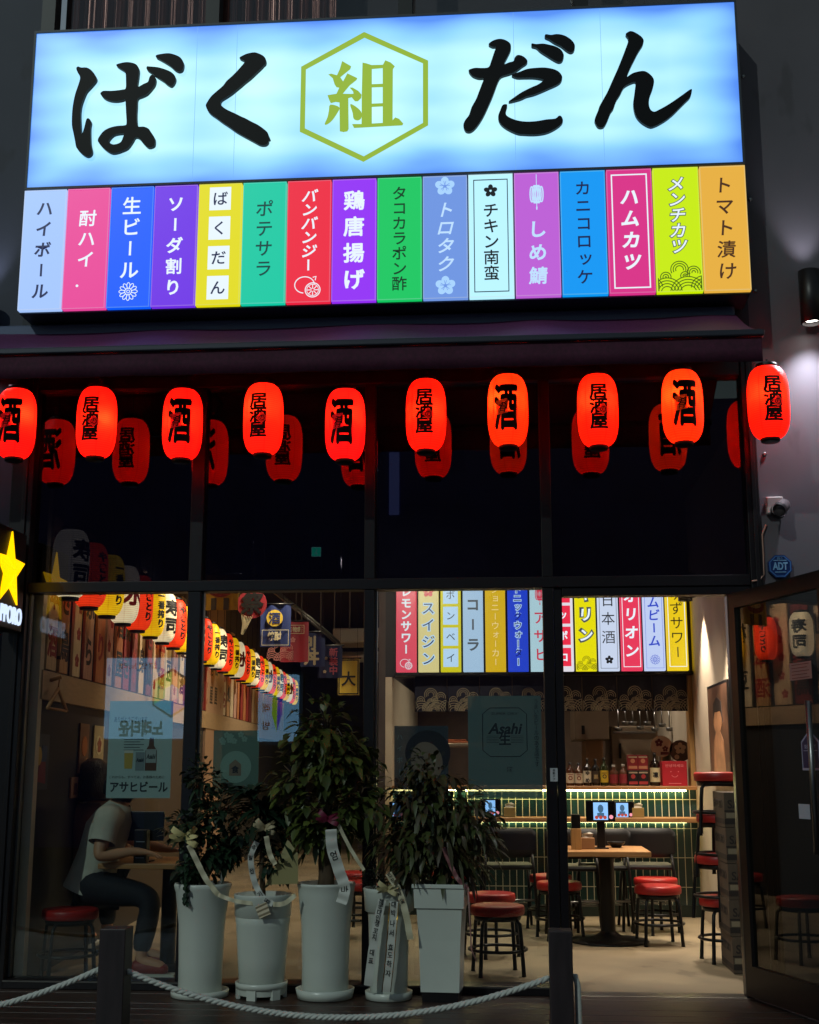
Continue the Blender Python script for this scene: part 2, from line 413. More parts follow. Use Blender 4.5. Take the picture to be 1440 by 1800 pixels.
# ------------------------------------------------------------------ the big sign
SY, SX0, SX1, SZ0, SZM, SZ1 = -.3, -2.778, 1.352, 3.745, 4.492, 5.512
t = thing('lightbox_sign', 'wide glowing blue white shop sign with brush lettering and green hexagon crest', 'sign', (-.7, SY, SZM))
def sign_mat():
    m = bpy.data.materials.new('sign_face'); m.use_nodes = True; n = m.node_tree.nodes; l = m.node_tree.links
    p = n['Principled BSDF']; p.inputs['Base Color'].default_value = (.05, .05, .06, 1); p.inputs['Roughness'].default_value = .35
    tc = n.new('ShaderNodeTexCoord'); sp = n.new('ShaderNodeSeparateXYZ'); l.new(tc.outputs['Generated'], sp.inputs[0])
    def mth(op, a, b=None, c=None, cl=False):
        q = n.new('ShaderNodeMath'); q.operation = op; q.use_clamp = cl
        for i, s in enumerate((a, b, c)):
            if s is None: continue
            if isinstance(s, (int, float)): q.inputs[i].default_value = s
            else: l.new(s, q.inputs[i])
        return q.outputs[0]
    x, z = sp.outputs[0], sp.outputs[2]
    # the tubes inside stop short of the box edge and sit in rows
    ex = mth('MULTIPLY', mth('MINIMUM', x, mth('SUBTRACT', 1, x)), 11, cl=True)
    ez = mth('MULTIPLY', mth('MINIMUM', z, mth('SUBTRACT', 1, z)), 4.2, cl=True)
    e = mth('MULTIPLY', mth('SMOOTH_MIN', ex, ez, .4), 1.0)
    rows = mth('MULTIPLY_ADD', mth('SINE', mth('MULTIPLY_ADD', z, 2*math.pi*5.5, mth('MULTIPLY', x, 1.5))), .045, .0)
    cols = mth('MULTIPLY_ADD', mth('SINE', mth('MULTIPLY_ADD', x, 2*math.pi*6.3, 1.0)), .09, .0)
    nz = n.new('ShaderNodeTexNoise'); nz.inputs['Scale'].default_value = 3; nz.inputs['Detail'].default_value = 2
    mp = n.new('ShaderNodeMapping'); mp.inputs['Scale'].default_value = (2.2, 1, 1.4); l.new(tc.outputs['Generated'], mp.inputs[0]); l.new(mp.outputs[0], nz.inputs[0])
    k = mth('ADD', mth('ADD', mth('MULTIPLY', e, .8), rows), mth('ADD', cols, mth('MULTIPLY_ADD', nz.outputs[0], .5, -.22)), cl=True)
    rp = n.new('ShaderNodeValToRGB'); el = rp.color_ramp.elements
    el[0].position = 0; el[0].color = lin('#5089ec'); el[1].position = 1; el[1].color = lin('#c8feff')
    q = el.new(.45); q.color = lin('#8cd0ff')
    l.new(k, rp.inputs[0]); l.new(rp.outputs[0], p.inputs['Emission Color']); p.inputs['Emission Strength'].default_value = 1.1
    return m
MB().box(SX0+.012, SY, SZM+.014, SX1-.012, SY+.03, SZ1-.014).build('light_panel', sign_mat(), t)
for px in (342, 413, 905, 1060): xs = A(px, 200, SY).x; MB().box(xs, SY-.0012, SZM+.016, xs+.0022, SY-.0002, SZ1-.016).build('film_seam', glow('seam_blue', '#7ab8f4', .9), t)
fr = MB(); fr.box(SX0, SY+.031, SZ0, SX1, -.03, SZ1)
fr.box(SX0, SY-.008, SZ1-.013, SX1, SY+.03, SZ1); fr.box(SX0, SY-.008, SZM, SX1, SY+.03, SZM+.013)
fr.box(SX0, SY-.008, SZM+.0135, SX0+.0115, SY+.03, SZ1-.0135); fr.box(SX1-.0115, SY-.008, SZM+.0135, SX1, SY+.03, SZ1-.0135)
fr.build('casing', mat('sign_casing', '#3b4048', .5, metal=.2), t)
def trace(pts, x0, y0, s, n=3):
    o = []
    for (a_, b_) in catmull(pts, n):
        p = A(x0+a_/s, y0+b_/s, SY); o.append((p.x, p.z))
    return o
def sharp(pts, x0, y0, s): return trace(pts, x0, y0, s, 1)
BRUSH = mat('letter_black', '#07080f', .5, spec=.2)
a = Art(); g1 = (120, 90, 6.545)
a.poly(trace([(108,222),(128,200),(165,212),(225,212),(275,238),(320,290),(340,340),(322,380),(270,440),(225,490),(190,570),(165,650),(155,740),(158,840),(165,960),(180,960),(200,900),(225,805),(255,798),(278,835),(270,900),(270,1000),(275,1090),(290,1160),(285,1200),(255,1228),(215,1228),(160,1190),(110,1130),(95,1060),(75,960),(58,870),(60,740),(72,630),(95,520),(125,430),(150,350),(148,310),(125,270)], *g1), h=.025)
a.poly(trace([(565,182),(620,160),(690,150),(760,160),(805,185),(828,235),(822,320),(812,430),(880,400),(930,375),(945,330),(965,300),(995,300),(1020,340),(1012,400),(980,450),(920,515),(860,545),(812,570),(805,660),(800,760),(805,850),(820,890),(880,890),(935,912),(970,960),(1005,1015),(1012,1060),(1000,1110),(935,1130),(880,1085),(830,1025),(785,1012),(755,1060),(700,1135),(630,1170),(560,1192),(500,1190),(430,1145),(370,1080),(355,1040),(385,985),(430,935),(500,900),(580,882),(665,875),(685,850),(680,740),(675,640),(668,580),(620,590),(560,597),(490,590),(430,565),(395,530),(385,505),(420,480),(500,480),(570,475),(640,465),(675,450),(678,360),(672,270),(640,240),(600,215)], *g1),
       [trace([(655,972),(600,970),(540,985),(500,1020),(480,1060),(520,1092),(570,1090),(620,1065),(645,1010)], *g1)], h=.025)
a.poly(trace([(918,200),(950,200),(1040,208),(1120,230),(1190,260),(1235,300),(1248,345),(1230,395),(1195,425),(1150,405),(1110,370),(1040,325),(970,275),(918,235)], *g1), h=.025)
a.poly(trace([(1025,70),(1090,55),(1170,48),(1240,65),(1300,95),(1335,145),(1340,190),(1325,240),(1285,258),(1240,240),(1190,195),(1130,155),(1060,115),(1025,95)], *g1), h=.025)
a.build('lettering', BRUSH, t, (0, SY, 0))
a = Art(); a.poly(trace([(725,155),(800,105),(880,75),(990,58),(1080,85),(1150,125),(1190,185),(1185,250),(1150,285),(1110,330),(1020,415),(920,510),(830,580),(750,650),(670,715),(590,780),(500,840),(410,900),(395,960),(440,1020),(530,1075),(650,1130),(760,1185),(830,1215),(940,1275),(1050,1330),(1150,1400),(1215,1460),(1240,1520),(1265,1578),(1240,1590),(1230,1640),(1180,1680),(1090,1680),(1000,1635),(880,1570),(770,1510),(660,1445),(540,1360),(420,1280),(320,1205),(220,1135),(165,1070),(135,990),(160,930),(220,840),(280,780),(350,720),(440,640),(500,560),(590,480),(680,390),(760,300),(815,230),(800,200)], 350, 90, 10), h=.025)
a.build('lettering', BRUSH, t, (0, SY, 0))
a = Art(); g4 = (805, 50, 6.545)
a.poly(trace([(355,210),(380,180),(430,155),(490,145),(550,160),(600,195),(612,240),(600,290),(565,360),(530,435),(590,415),(640,400),(655,360),(690,330),(750,345),(798,390),(790,425),(740,460),(680,505),(600,545),(500,578),(460,640),(430,720),(400,800),(370,870),(330,960),(290,1040),(240,1120),(190,1180),(140,1210),(90,1200),(65,1140),(85,1080),(130,1020),(160,930),(210,840),(245,750),(275,670),(298,600),(240,595),(180,575),(145,545),(125,510),(140,495),(200,478),(280,480),(355,470),(385,400),(415,310),(437,240),(400,235)], *g4), h=.025)
a.poly(trace([(620,565),(650,545),(720,520),(800,490),(900,478),(1000,475),(1090,490),(1150,515),(1185,550),(1200,590),(1180,640),(1130,675),(1050,710),(960,750),(870,785),(790,805),(710,840),(585,868),(650,815),(740,755),(850,700),(920,670),(985,620),(940,600),(860,590),(760,590),(680,590)], *g4), h=.025)
a.poly(trace([(518,903),(568,900),(555,960),(555,1015),(600,1050),(680,1080),(780,1095),(900,1090),(1020,1070),(1120,1060),(1160,1028),(1190,1035),(1208,1085),(1180,1130),(1120,1175),(1040,1215),(960,1235),(870,1243),(770,1240),(690,1232),(600,1195),(520,1145),(475,1090),(465,1030),(490,960)], *g4), h=.025)
a.poly(trace([(850,198),(900,205),(980,200),(1060,215),(1130,235),(1185,270),(1215,320),(1215,360),(1195,400),(1155,410),(1100,385),(1020,335),(950,290),(900,245),(850,230)], *g4), h=.025)
a.poly(trace([(1000,125),(1010,92),(1070,100),(1140,90),(1220,105),(1290,145),(1335,195),(1345,240),(1330,285),(1295,300),(1250,280),(1180,225),(1110,190),(1050,150)], *g4), h=.025)
a.build('lettering', BRUSH, t, (0, SY, 0))
a = Art(); a.poly(trace([(500,105),(520,80),(560,62),(610,75),(670,110),(710,145),(728,185),(715,235),(690,275),(650,340),(610,420),(565,510),(515,635),(560,610),(610,585),(710,565),(770,580),(820,620),(850,660),(858,710),(840,790),(810,870),(795,940),(795,1000),(815,1055),(860,1080),(920,1055),(1020,1000),(1120,935),(1220,865),(1328,792),(1330,850),(1310,900),(1250,960),(1180,1030),(1100,1110),(1020,1175),(940,1225),(880,1255),(815,1272),(740,1240),(680,1195),(630,1130),(605,1050),(597,960),(610,860),(620,780),(625,705),(570,715),(510,745),(470,780),(430,860),(380,940),(345,1040),(310,1090),(270,1190),(235,1255),(200,1278),(150,1270),(115,1215),(110,1170),(150,1070),(170,1010),(220,920),(270,830),(310,740),(350,650),(395,550),(440,440),(490,310),(535,170)], 1030, 50, 7.2), h=.025)
a.build('lettering', BRUSH, t, (0, SY, 0))
LIME = glow('crest_lime', '#a3c83a', .8)
g3 = (520, 50, 6); a = Art()
a.poly(sharp([(722,38),(1397,340),(1397,1022),(714,1408),(43,1090),(58,405)], *g3), [sharp([(725,98),(1342,368),(1342,997),(718,1350),(97,1055),(108,432)], *g3)], h=.003)
a.poly(sharp([(490,345),(585,400),(575,430),(470,515),(500,560),(545,475),(650,525),(640,545),(570,600),(495,690),(585,692),(610,690),(605,665),(570,625),(600,625),(660,660),(695,700),(690,735),(655,768),(625,768),(605,745),(590,725),(555,735),(558,1060),(545,1085),(505,1093),(465,1085),(462,780),(420,775),(370,788),(355,760),(335,705),(430,690),(460,625),(430,620),(410,590),(390,525),(345,485),(375,478),(435,495),(465,430)], *g3), h=.003)
a.poly(trace([(365,805),(460,832),(440,890),(385,970),(335,1010),(305,1010),(335,940),(350,870)], *g3), h=.0032)
a.poly(trace([(575,800),(640,830),(690,880),(695,930),(680,960),(645,970),(610,950),(600,890)], *g3), h=.0034)
a.poly(sharp([(705,362),(745,370),(800,388),(920,385),(945,338),(1000,360),(1045,400),(1025,430),(1022,970),(1050,940),(1090,955),(1135,1005),(1125,1022),(615,1050),(595,1010),(695,1010),(697,700)], *g3),
       [sharp(q, *g3) for q in ([(803,428),(918,418),(918,585),(803,590)], [(803,622),(918,618),(918,790),(803,795)], [(803,828),(918,822),(918,998),(803,1005)])], h=.0036)
a.build('hexagon_crest', LIME, t, (0, SY, 0))
MB().box(SX0+.01, SY+.02, SZ0-.006, SX1-.01, -.03, SZ0-.001).build('soffit', mat('navy_metal', '#39434f', .45, metal=.3), t)

# ---- sixteen lit menu panels under it
def waves(a, w_, h_, z0, t_, hh, flip=1):
    for (cx, cz, r0) in ((-.3, -.02, .34), (.18, -.06, .40), (.55, .05, .30), (-.62, .1, .22)):
        for k in range(4):
            r = (r0-k*.07)*w_
            if r > .02*w_:
                pts = []
                for i in range(15):
                    an = math.pi*(.02+.96*i/14); x, y = cx*w_+r*math.cos(an), z0+cz*w_+r*math.sin(an)
                    pts.append((max(-w_*.49, min(w_*.49, x)), max(z0, y)))
                a.ribbon(pts, t_, hh)
    for (cx, cz, r0) in ((.0, .52, .2), (.32, .44, .15), (-.32, .34, .12), (.12, .36, .1)):
        for k in range(3): a.ring(cx*w_, z0+cz*w_, max(.012*w_, (r0-.055*k)*w_), t_, 14, hh, -.3, 3.6)
def lemon(a, cx, cz, r, t_, hh):
    a.ring(cx-.25*r, cz+.3*r, r*.9, t_, 30, hh, .1, 4.6, ry=r*.78)
    a.ribbon([(cx+.5*r, cz+1.0*r), (cx+.8*r, cz+1.1*r), (cx+.72*r, cz+.72*r)], t_, hh)
    a.ring(cx+.5*r, cz-.2*r, r*.68, t_, 24, hh); a.ring(cx+.5*r, cz-.2*r, r*.54, t_*.6, 24, hh)
    for i in range(8):
        an = 2*math.pi*i/8; a.ribbon([(cx+.5*r+.12*r*math.cos(an), cz-.2*r+.12*r*math.sin(an)), (cx+.5*r+.5*r*math.cos(an), cz-.2*r+.5*r*math.sin(an))], t_*.8, hh)
def mum(a, cx, cz, r, t_, hh):
    a.ring(cx, cz, r*.16, t_, 14, hh); a.ring(cx, cz, r*.34, t_*.7, 18, hh)
    for i in range(12):
        an = 2*math.pi*i/12; pts = []
        for j in range(12):
            b = 2*math.pi*j/12; x = r*.66+r*.32*math.cos(b); y = r*.17*math.sin(b)
            pts.append((cx+x*math.cos(an)-y*math.sin(an), cz+x*math.sin(an)+y*math.cos(an)))
        a.ribbon(pts, t_, hh+i*.00005, 0, True)
def paper_lantern_icon(a, cx, cz, r, t_, hh):
    a.ribbon([(cx, cz+r*1.1), (cx, cz+r*2.4)], t_*.7, hh); a.rect(cx-r*.35, cz+r*.95, cx+r*.35, cz+r*1.1, hh); a.rect(cx-r*.35, cz-r*1.1, cx+r*.35, cz-r*.95, hh)
    for k in (-.85, -.5, -.15, .15, .5, .85): a.ring(cx+k*r*.62, cz, r*.2, t_*1.3, 18, hh+abs(k)*.0002, ry=r*.93)
    a.ribbon([(cx, cz-r*1.1), (cx, cz-r*1.5)], t_*.7, hh); a.disc(cx, cz-r*1.65, r*.08, 8, hh, ry=r*.25)
WHT, NVY = glow('lit_white', '#e9f6ff', 1.0), glow('ink_navy', '#1c2350', .9, base='#0a0d20')
PALE = glow('lit_pale', '#bfe0ff', 1.0)
INK = glow('ink_dark', '#16181c', .6)
PN = (SX1-SX0)/16; PZ0, PZ1 = SZ0+.006, SZM-.008; PH = PZ1-PZ0
MENU = [  # text, face colour, ink, size, bold, shear, what it looks like
 ('ハイボール', '#9dbdf4', NVY, .1, .018, .06, 'pale blue lit menu panel with thin navy lettering at the far left'),
 ('酎ハイ.', '#de3f92', WHT, .105, .012, .05, 'pink lit menu panel with white brush lettering and a dot'),
 ('生ビール', '#0a57f2', WHT, .115, .012, 0, 'bright blue lit menu panel with white flower crest at its foot'),
 ('ソーダ割り', '#6a2bdc', WHT, .1, .022, 0, 'violet lit menu panel with white rounded lettering'),
 ('ばくだん', '#d9d20a', NVY, .09, .012, 0, 'yellow lit menu panel with four white squares holding letters'),
 ('ポテサラ', '#0dc09c', glow('ink_green', '#0b4a46', .7), .105, .006, .05, 'teal lit menu panel with thin dark green lettering'),
 ('バンバンジー', '#e3213c', WHT, .085, .02, .25, 'red lit menu panel with white lettering above a lemon drawing'),
 ('鶏唐揚げ', '#8d2beb', WHT, .122, .03, 0, 'purple lit menu panel with bold white characters'),
 ('タコカラポン酢', '#12be5c', glow('ink_deepgreen', '#0a4522', .6), .088, .008, 0, 'bright green lit menu panel with thin dark lettering'),
 ('トロタク', '#6a8fd8', PALE, .1, .012, .25, 'slate blue lit menu panel with a plum blossom above and below'),
 ('チキン南蛮', '#b5edfd', INK, .092, .012, 0, 'white lit menu panel with thin dark border and dark flower'),
 ('しめ鯖', '#b55acd', PALE, .105, .026, .05, 'mauve lit menu panel with a small white lantern drawing'),
 ('カニコロッケ', '#0791ea', NVY, .092, .012, 0, 'sky blue lit menu panel with thin navy lettering'),
 ('ハムカツ', '#d02d82', WHT, .105, .03, .15, 'magenta lit menu panel with white border line'),
 ('メンチカツ', '#c0e200', WHT, .095, .015, .2, 'lime lit menu panel with outlined lettering above sea waves'),
 ('トマト漬け', '#dea83c', glow('ink_brown', '#54301a', .7), .105, .012, .1, 'ochre lit menu panel with brown lettering at the far right')]
for i, (txt, colr, ink, sz, bo, sh, lab) in enumerate(MENU):
    x0 = SX0+PN*i+.004; x1 = SX0+PN*(i+1)-.004; cx = (x0+x1)/2; wd = x1-x0
    t = thing('menu_sign', lab, 'lit sign', (cx, SY, PZ0), 'lit menu panels under the sign')
    MB().box(x0, SY-.006, PZ0, x1, SY+.03, PZ1).build('face', glow('face_'+colr[1:], colr, 1.1), t)
    m = MB(); e = .005
    m.box(x0, SY-.0095, PZ0, x0+e, SY-.0062, PZ1); m.box(x1-e, SY-.0095, PZ0, x1, SY-.0062, PZ1)
    m.box(x0+e, SY-.0095, PZ0, x1-e, SY-.0062, PZ0+e); m.box(x0+e, SY-.0095, PZ1-e, x1-e, SY-.0062, PZ1)
    rgb = [min(255, int(int(colr[k:k+2], 16)*.75+70)) for k in (1, 3, 5)]
    m.build('edge_trim', glow('edge_'+colr[1:], '#%02x%02x%02x' % tuple(rgb), .9), t)
    O = (cx, SY-.006, 0); top, bot = PZ1-.05, PZ0+.05
    a = Art(); b = Art(); nb = None
    if i == 1: top -= .07; bot += .06
    if i == 2: bot += .11; mum(b, 0, PZ0+.095, .055, .0035, .002); nb = ('flower_crest', ink)
    if i == 5: top -= .05; bot += .1
    if i == 6: bot += .13; lemon(b, -.004, PZ0+.085, .062, .005, .002); nb = ('lemon_drawing', ink)
    if i == 9:
        top -= .1; bot += .1
        for zc in (PZ1-.062, PZ0+.075): b.flower(0, zc, .058)
        nb = ('plum_blossom', glow('blossom_pale', '#a9d4ff', 1))
        c_ = Art()
        for zc in (PZ1-.062, PZ0+.075):
            for k in range(5):
                an = math.pi/2+2*math.pi*k/5
                for dd in (-.2, .2): c_.ribbon([(.006*math.cos(an), zc+.006*math.sin(an)), (.03*math.cos(an+dd), zc+.03*math.sin(an+dd))], .003, .0045)
        c_.build('stamens', MATS['face_6a8fd8'] if 'face_6a8fd8' in MATS else ink, t, O)
    if i == 10:
        top -= .12; bot += .045; b.flower(0, PZ1-.1, .04, gap=.04); b.frame(-wd/2+.028, PZ0+.03, wd/2-.028, PZ1-.03, .005); nb = ('border_and_flower', ink)
    if i == 11: top -= .22; bot += .0; paper_lantern_icon(b, 0, PZ1-.13, .05, .0055, .002); nb = ('lantern_drawing', ink)
    if i == 12: pass
    if i == 13: top -= .05; bot += .07; b.frame(-wd/2+.025, PZ0+.028, wd/2-.025, PZ1-.028, .007); nb = ('border', ink)
    if i == 14:
        bot += .17
        st = glow('ink_slate', '#45515c', .8); waves(b, wd-.012, PH, PZ0+.006, .005, .002); nb = ('wave_drawing', glow('wave_ink', '#4d6a10', .8))
        o_ = Art(); o_.vtext(txt, 0, top, bot, sz, .06, sh, h=.002); o_.build('lettering_outline', st, t, O)
    if i == 4:
        for k in range(4):
            zc = PZ1-.09-k*.18; b.rect(-.062, zc-.07, .062, zc+.07, .002)
            a.char(txt[k], 0, zc, sz, bo, 0, h=.0035)
        nb = ('white_squares', WHT)
    else:
        a.vtext(txt, 0, top, bot, sz, bo, sh, h=.0032)
    if nb: b.build(nb[0], nb[1], t, O)
    a.build('lettering', ink, t, O)

# ------------------------------------------------------------------ awning
def AX(px, py, X):                      # photo pixel -> point on the side plane x = X
    d = ray(px, py); return CAM + d*((X-CAM.x)/d.x)
AY = -.82
t = thing('awning', 'dark maroon retractable awning with grey front bar below the sign', 'awning', (-1.3, 0, 3.6))
n = 130; v = []; f = []; AX0, AX1 = -4.3, 1.285
for i in range(n+1):
    x = AX0+(AX1-AX0)*i/n
    lift = sum(.045*math.exp(-((x-c)/wd)**2) for c, wd in ((-1.95, .28), (-.75, .35), (.18, .2), (1.15, .22), (-3.0, .3)))
    for j in range(9):
        k = j/8; yy = -.10+(AY+.03+.10)*k; zz = 3.69-.345*k-.05*math.sin(math.pi*k)+lift*math.sin(math.pi*min(1, k*1.0))**.7*(1 if k < .99 else 0)
        v.append((x, yy, zz))
    
for i in range(n):
    for j in range(8): a_ = i*9+j; f.append((a_, a_+9, a_+10, a_+1))
AWN = mat('awning_cloth', '#54204c', .75, noise=.2, scale=60)
MB().add(v, f, True).build('canopy', AWN, t)
MB().bbox(AX0, AY-.005, 3.312, AX1+.012, AY+.045, 3.348, .008).build('front_bar', mat('bar_grey', '#383a44', .4, metal=.5), t)
v = []; f = []
for i in range(n+1):
    x = AX0+(AX1-AX0)*i/n; wv = .006*math.sin(i*.55)+.003*math.sin(i*1.7)
    v += [(x, AY+.015, 3.311), (x, AY+.012+wv*.5, 3.25), (x, AY+.012+wv, 3.183), (x, AY+.016+wv, 3.183), (x, AY+.019, 3.311)]
for i in range(n):
    for j in range(4): a_ = i*5+j; f.append((a_+5, a_, a_+1, a_+6))
MB().add(v, f, True).build('valance', mat('valance_cloth', '#420e2c', .8, noise=.25, scale=50), t)
MB().bbox(AX0, -.14, 3.60, AX1, -.004, 3.725, .012).build('cassette', mat('cassette_navy', '#4a5570', .5, metal=.3), t)
for xx in (-1.9, 1.235):
    m = MB(); m.tube([(xx, -.1, 3.6), (xx-.12 if xx > 0 else xx+.12, -.45, 3.42), (xx, AY+.04, 3.33)], .018, 10); m.build('folding_arm', mat('arm_grey', '#4b4b50', .4, metal=.6), t)

# ------------------------------------------------------------------ red lanterns
LR, LH = .111, .197
def lrad(z, Rr=LR, Hh=LH):
    k = min(1, abs(z)/Hh); return Rr*(.46+.54*max(0, 1-k**3.4)**.55)
def lantern_mesh(name, Rr, Hh, ribs=34):
    m = MB(); prof = []; N = ribs*4
    for i in range(N+1):
        z = -Hh+2*Hh*i/N; prof.append((lrad(z, Rr, Hh)-Rr*.014*(.5+.5*math.cos(2*math.pi*i/4)), z))
    m.lathe(prof, seg=40, cap=True); return m.mesh(name)
def lantern_mat(name, colr, s, Hh, ribs=34, bulb=None):
    if name in MATS: return MATS[name]
    m = glow(name, colr, s, .5, base=colr); n = m.node_tree.nodes; l = m.node_tree.links; p = n['Principled BSDF']
    tc = n.new('ShaderNodeTexCoord'); sp = n.new('ShaderNodeSeparateXYZ'); l.new(tc.outputs['Object'], sp.inputs[0])
    def q(op, a, b=None, c=None):
        k = n.new('ShaderNodeMath'); k.operation = op
        for i, s_ in enumerate((a, b, c)):
            if s_ is None: continue
            if isinstance(s_, (int, float)): k.inputs[i].default_value = s_
            else: l.new(s_, k.inputs[i])
        return k.outputs[0]
    rib = q('COSINE', q('MULTIPLY', sp.outputs[2], 2*math.pi*ribs/(2*Hh)))
    ang = q('ARCTAN2', sp.outputs[1], sp.outputs[0])
    seam = q('GREATER_THAN', q('COSINE', q('MULTIPLY_ADD', ang, 6, .9)), .985)
    nz = n.new('ShaderNodeTexNoise'); nz.inputs['Scale'].default_value = 9; l.new(tc.outputs['Object'], nz.inputs[0])
    f_ = q('MULTIPLY_ADD', rib, .3*s, .74*s); f_ = q('ADD', f_, q('MULTIPLY_ADD', nz.outputs[0], .5*s, -.25*s)); f_ = q('MULTIPLY', f_, q('MULTIPLY_ADD', seam, -.35, 1))
    l.new(f_, p.inputs['Emission Strength'])
    if bulb:
        tl = n.new('ShaderNodeBsdfTranslucent'); tl.inputs[0].default_value = lin(bulb); ad = n.new('ShaderNodeAddShader')
        l.new(p.outputs[0], ad.inputs[0]); l.new(tl.outputs[0], ad.inputs[1]); l.new(ad.outputs[0], n['Material Output'].inputs[0])
        mc = n.new('ShaderNodeMix'); mc.data_type = 'RGBA'; l.new(q('MULTIPLY_ADD', rib, .5, .5), mc.inputs[0]); b3 = lin(bulb); mc.inputs[6].default_value = (b3[0]*.62, b3[1]*.4, b3[2]*.4, 1); mc.inputs[7].default_value = b3
        sx_ = n.new('ShaderNodeMix'); sx_.data_type = 'RGBA'; l.new(seam, sx_.inputs[0]); l.new(mc.outputs[2], sx_.inputs[6]); sx_.inputs[7].default_value = (b3[0]*.5, b3[1]*.3, b3[2]*.3, 1); l.new(sx_.outputs[2], tl.inputs[0])
        bm_ = n.new('ShaderNodeBump'); bm_.inputs['Strength'].default_value = .3; bm_.inputs['Distance'].default_value = .004; l.new(rib, bm_.inputs['Height']); l.new(bm_.outputs[0], tl.inputs['Normal'])
    return m
BODY = lantern_mesh('body', LR, LH)
LTEXT = {}
def ltext(kind):
    a = Art(); b = Art()
    if kind == 'izakaya':
        for ch, zc in zip('居酒屋', (.083, .0, -.083)): a.char(ch, 0, zc, .094, .047, 0, 1.08, .96, h=.0015)
        b.poly([(.022, .012), (.056, -.02), (.022, -.052), (-.012, -.02)], h=.0022); c = Art(); c.char('の', .022, -.02, .04, .02, h=.003)
    else:
        a.char('酒', 0, .0, .135, .05, 0, 1.0, 2.0, h=.0015)
        b.poly([(-.052, .03), (.008, .038), (.012, -.04), (-.047, -.048)], h=.0022); c = Art(); c.char('肴', -.018, -.008, .062, .014, .2, .8, 1.1, h=.003)
    out = []
    for nm, ar in (('lettering', a), ('red_patch', b), ('small_lettering', c)):
        me = bpy.data.meshes.new(nm); me.from_pydata([(x, -h, y) for x, y, h in ar.v], [], ar.f); bend(me, lrad); out.append(me)
    return out
for kd in ('izakaya', 'sake'): LTEXT[kd] = ltext(kd)
LINK_ = mat('lantern_ink', '#0c0708', .6); CAPM = mat('lantern_cap', '#120c0c', .45)
caps = MB().lathe([(.0, LH-.004), (.054, LH-.004), (.056, LH+.004), (.056, LH+.018), (.05, LH+.02), (.0, LH+.02)], seg=28).mesh('top_cap')
capb = MB().lathe([(.0, -LH-.022), (.046, -LH-.022), (.05, -LH-.018), (.052, -LH-.002), (.0, -LH+.002)], seg=28).mesh('bottom_cap')
LC = ['#ff1a22', '#ff1d1c', '#ff1a1d', '#ff2a1c', '#ff1a26', '#ff1f14', '#ff4410', '#ff260e', '#ff4a10', '#ff2214']
LP = [(28,745), (170,743), (321,746), (463,737), (607,747), (749,730), (893,722), (1051,722), (1200,715), (1351,708)]
LY = -.28
for i, (px, py) in enumerate(LP):
    kd = 'sake' if i % 2 == 0 else 'izakaya'
    p = A(px, py, LY)
    wd = 'leftmost of the row' if i == 0 else 'rightmost, hung at the bracket by the wall' if i == 9 else ORD[i]+' of the row from the left'
    t = thing('red_lantern', 'glowing red paper lantern under the awning, '+wd, 'lantern', p, 'red lanterns under the awning', rz=random.uniform(-.12, .12))
    lm = lantern_mat('lantern_red_%s' % LC[i][1:], LC[i], .34, LH, 34, '#ff5a1e' if i in (6, 8) else '#ff4a22')
    link('body', BODY.copy(), lm, t)
    bl = bpy.data.lights.new('bulb', 'POINT'); bl.energy = (.5, .55, .44, .62, .42, .5, .8, .62, .85, .56)[i]; bl.color = (1, .55, .3); bl.shadow_soft_size = .025
    bo = bpy.data.objects.new('bulb', bl); COL.objects.link(bo); bo.parent = t; bo.location = (random.uniform(-.035, .04), -.045, random.uniform(0, .06))
    l_, r_, s_ = LTEXT[kd]
    link('lettering', l_, LINK_, t); link('red_patch', r_.copy(), lm, t); link('small_lettering', s_, LINK_, t)
    for me_ in (l_, s_): o = link('lettering', me_, LINK_, t); o.rotation_euler.z = math.pi
    link('top_cap', caps, CAPM, t); link('bottom_cap', capb, CAPM, t)
    m = MB(); top = (3.46 if i < 9 else 3.25)-p.z
    m.tube([(0, 0, LH+.018), (.004, 0, LH+.05), (-.003, .0, top)], .0035, 6); m.build('cord', CAPM, t, local=True)
pl = A(*LP[9], LY)
t = thing('lantern_bracket', 'small black bracket on the wall edge holding the rightmost lantern', 'bracket', (pl.x, -.02, 3.26))
MB().bbox(pl.x-.02, LY-.02, 3.25, pl.x+.02, -.022, 3.275).bbox(pl.x-.035, LY-.03, 3.276, pl.x+.035, LY+.03, 3.31).build('arm', CAPM, t)
MB().lathe([(.022, 0), (.022, .03), (.016, .034)], (pl.x+.012, LY-.045, 3.235), 14).build('bulb_socket', mat('socket_tan', '#b07850', .4), t)

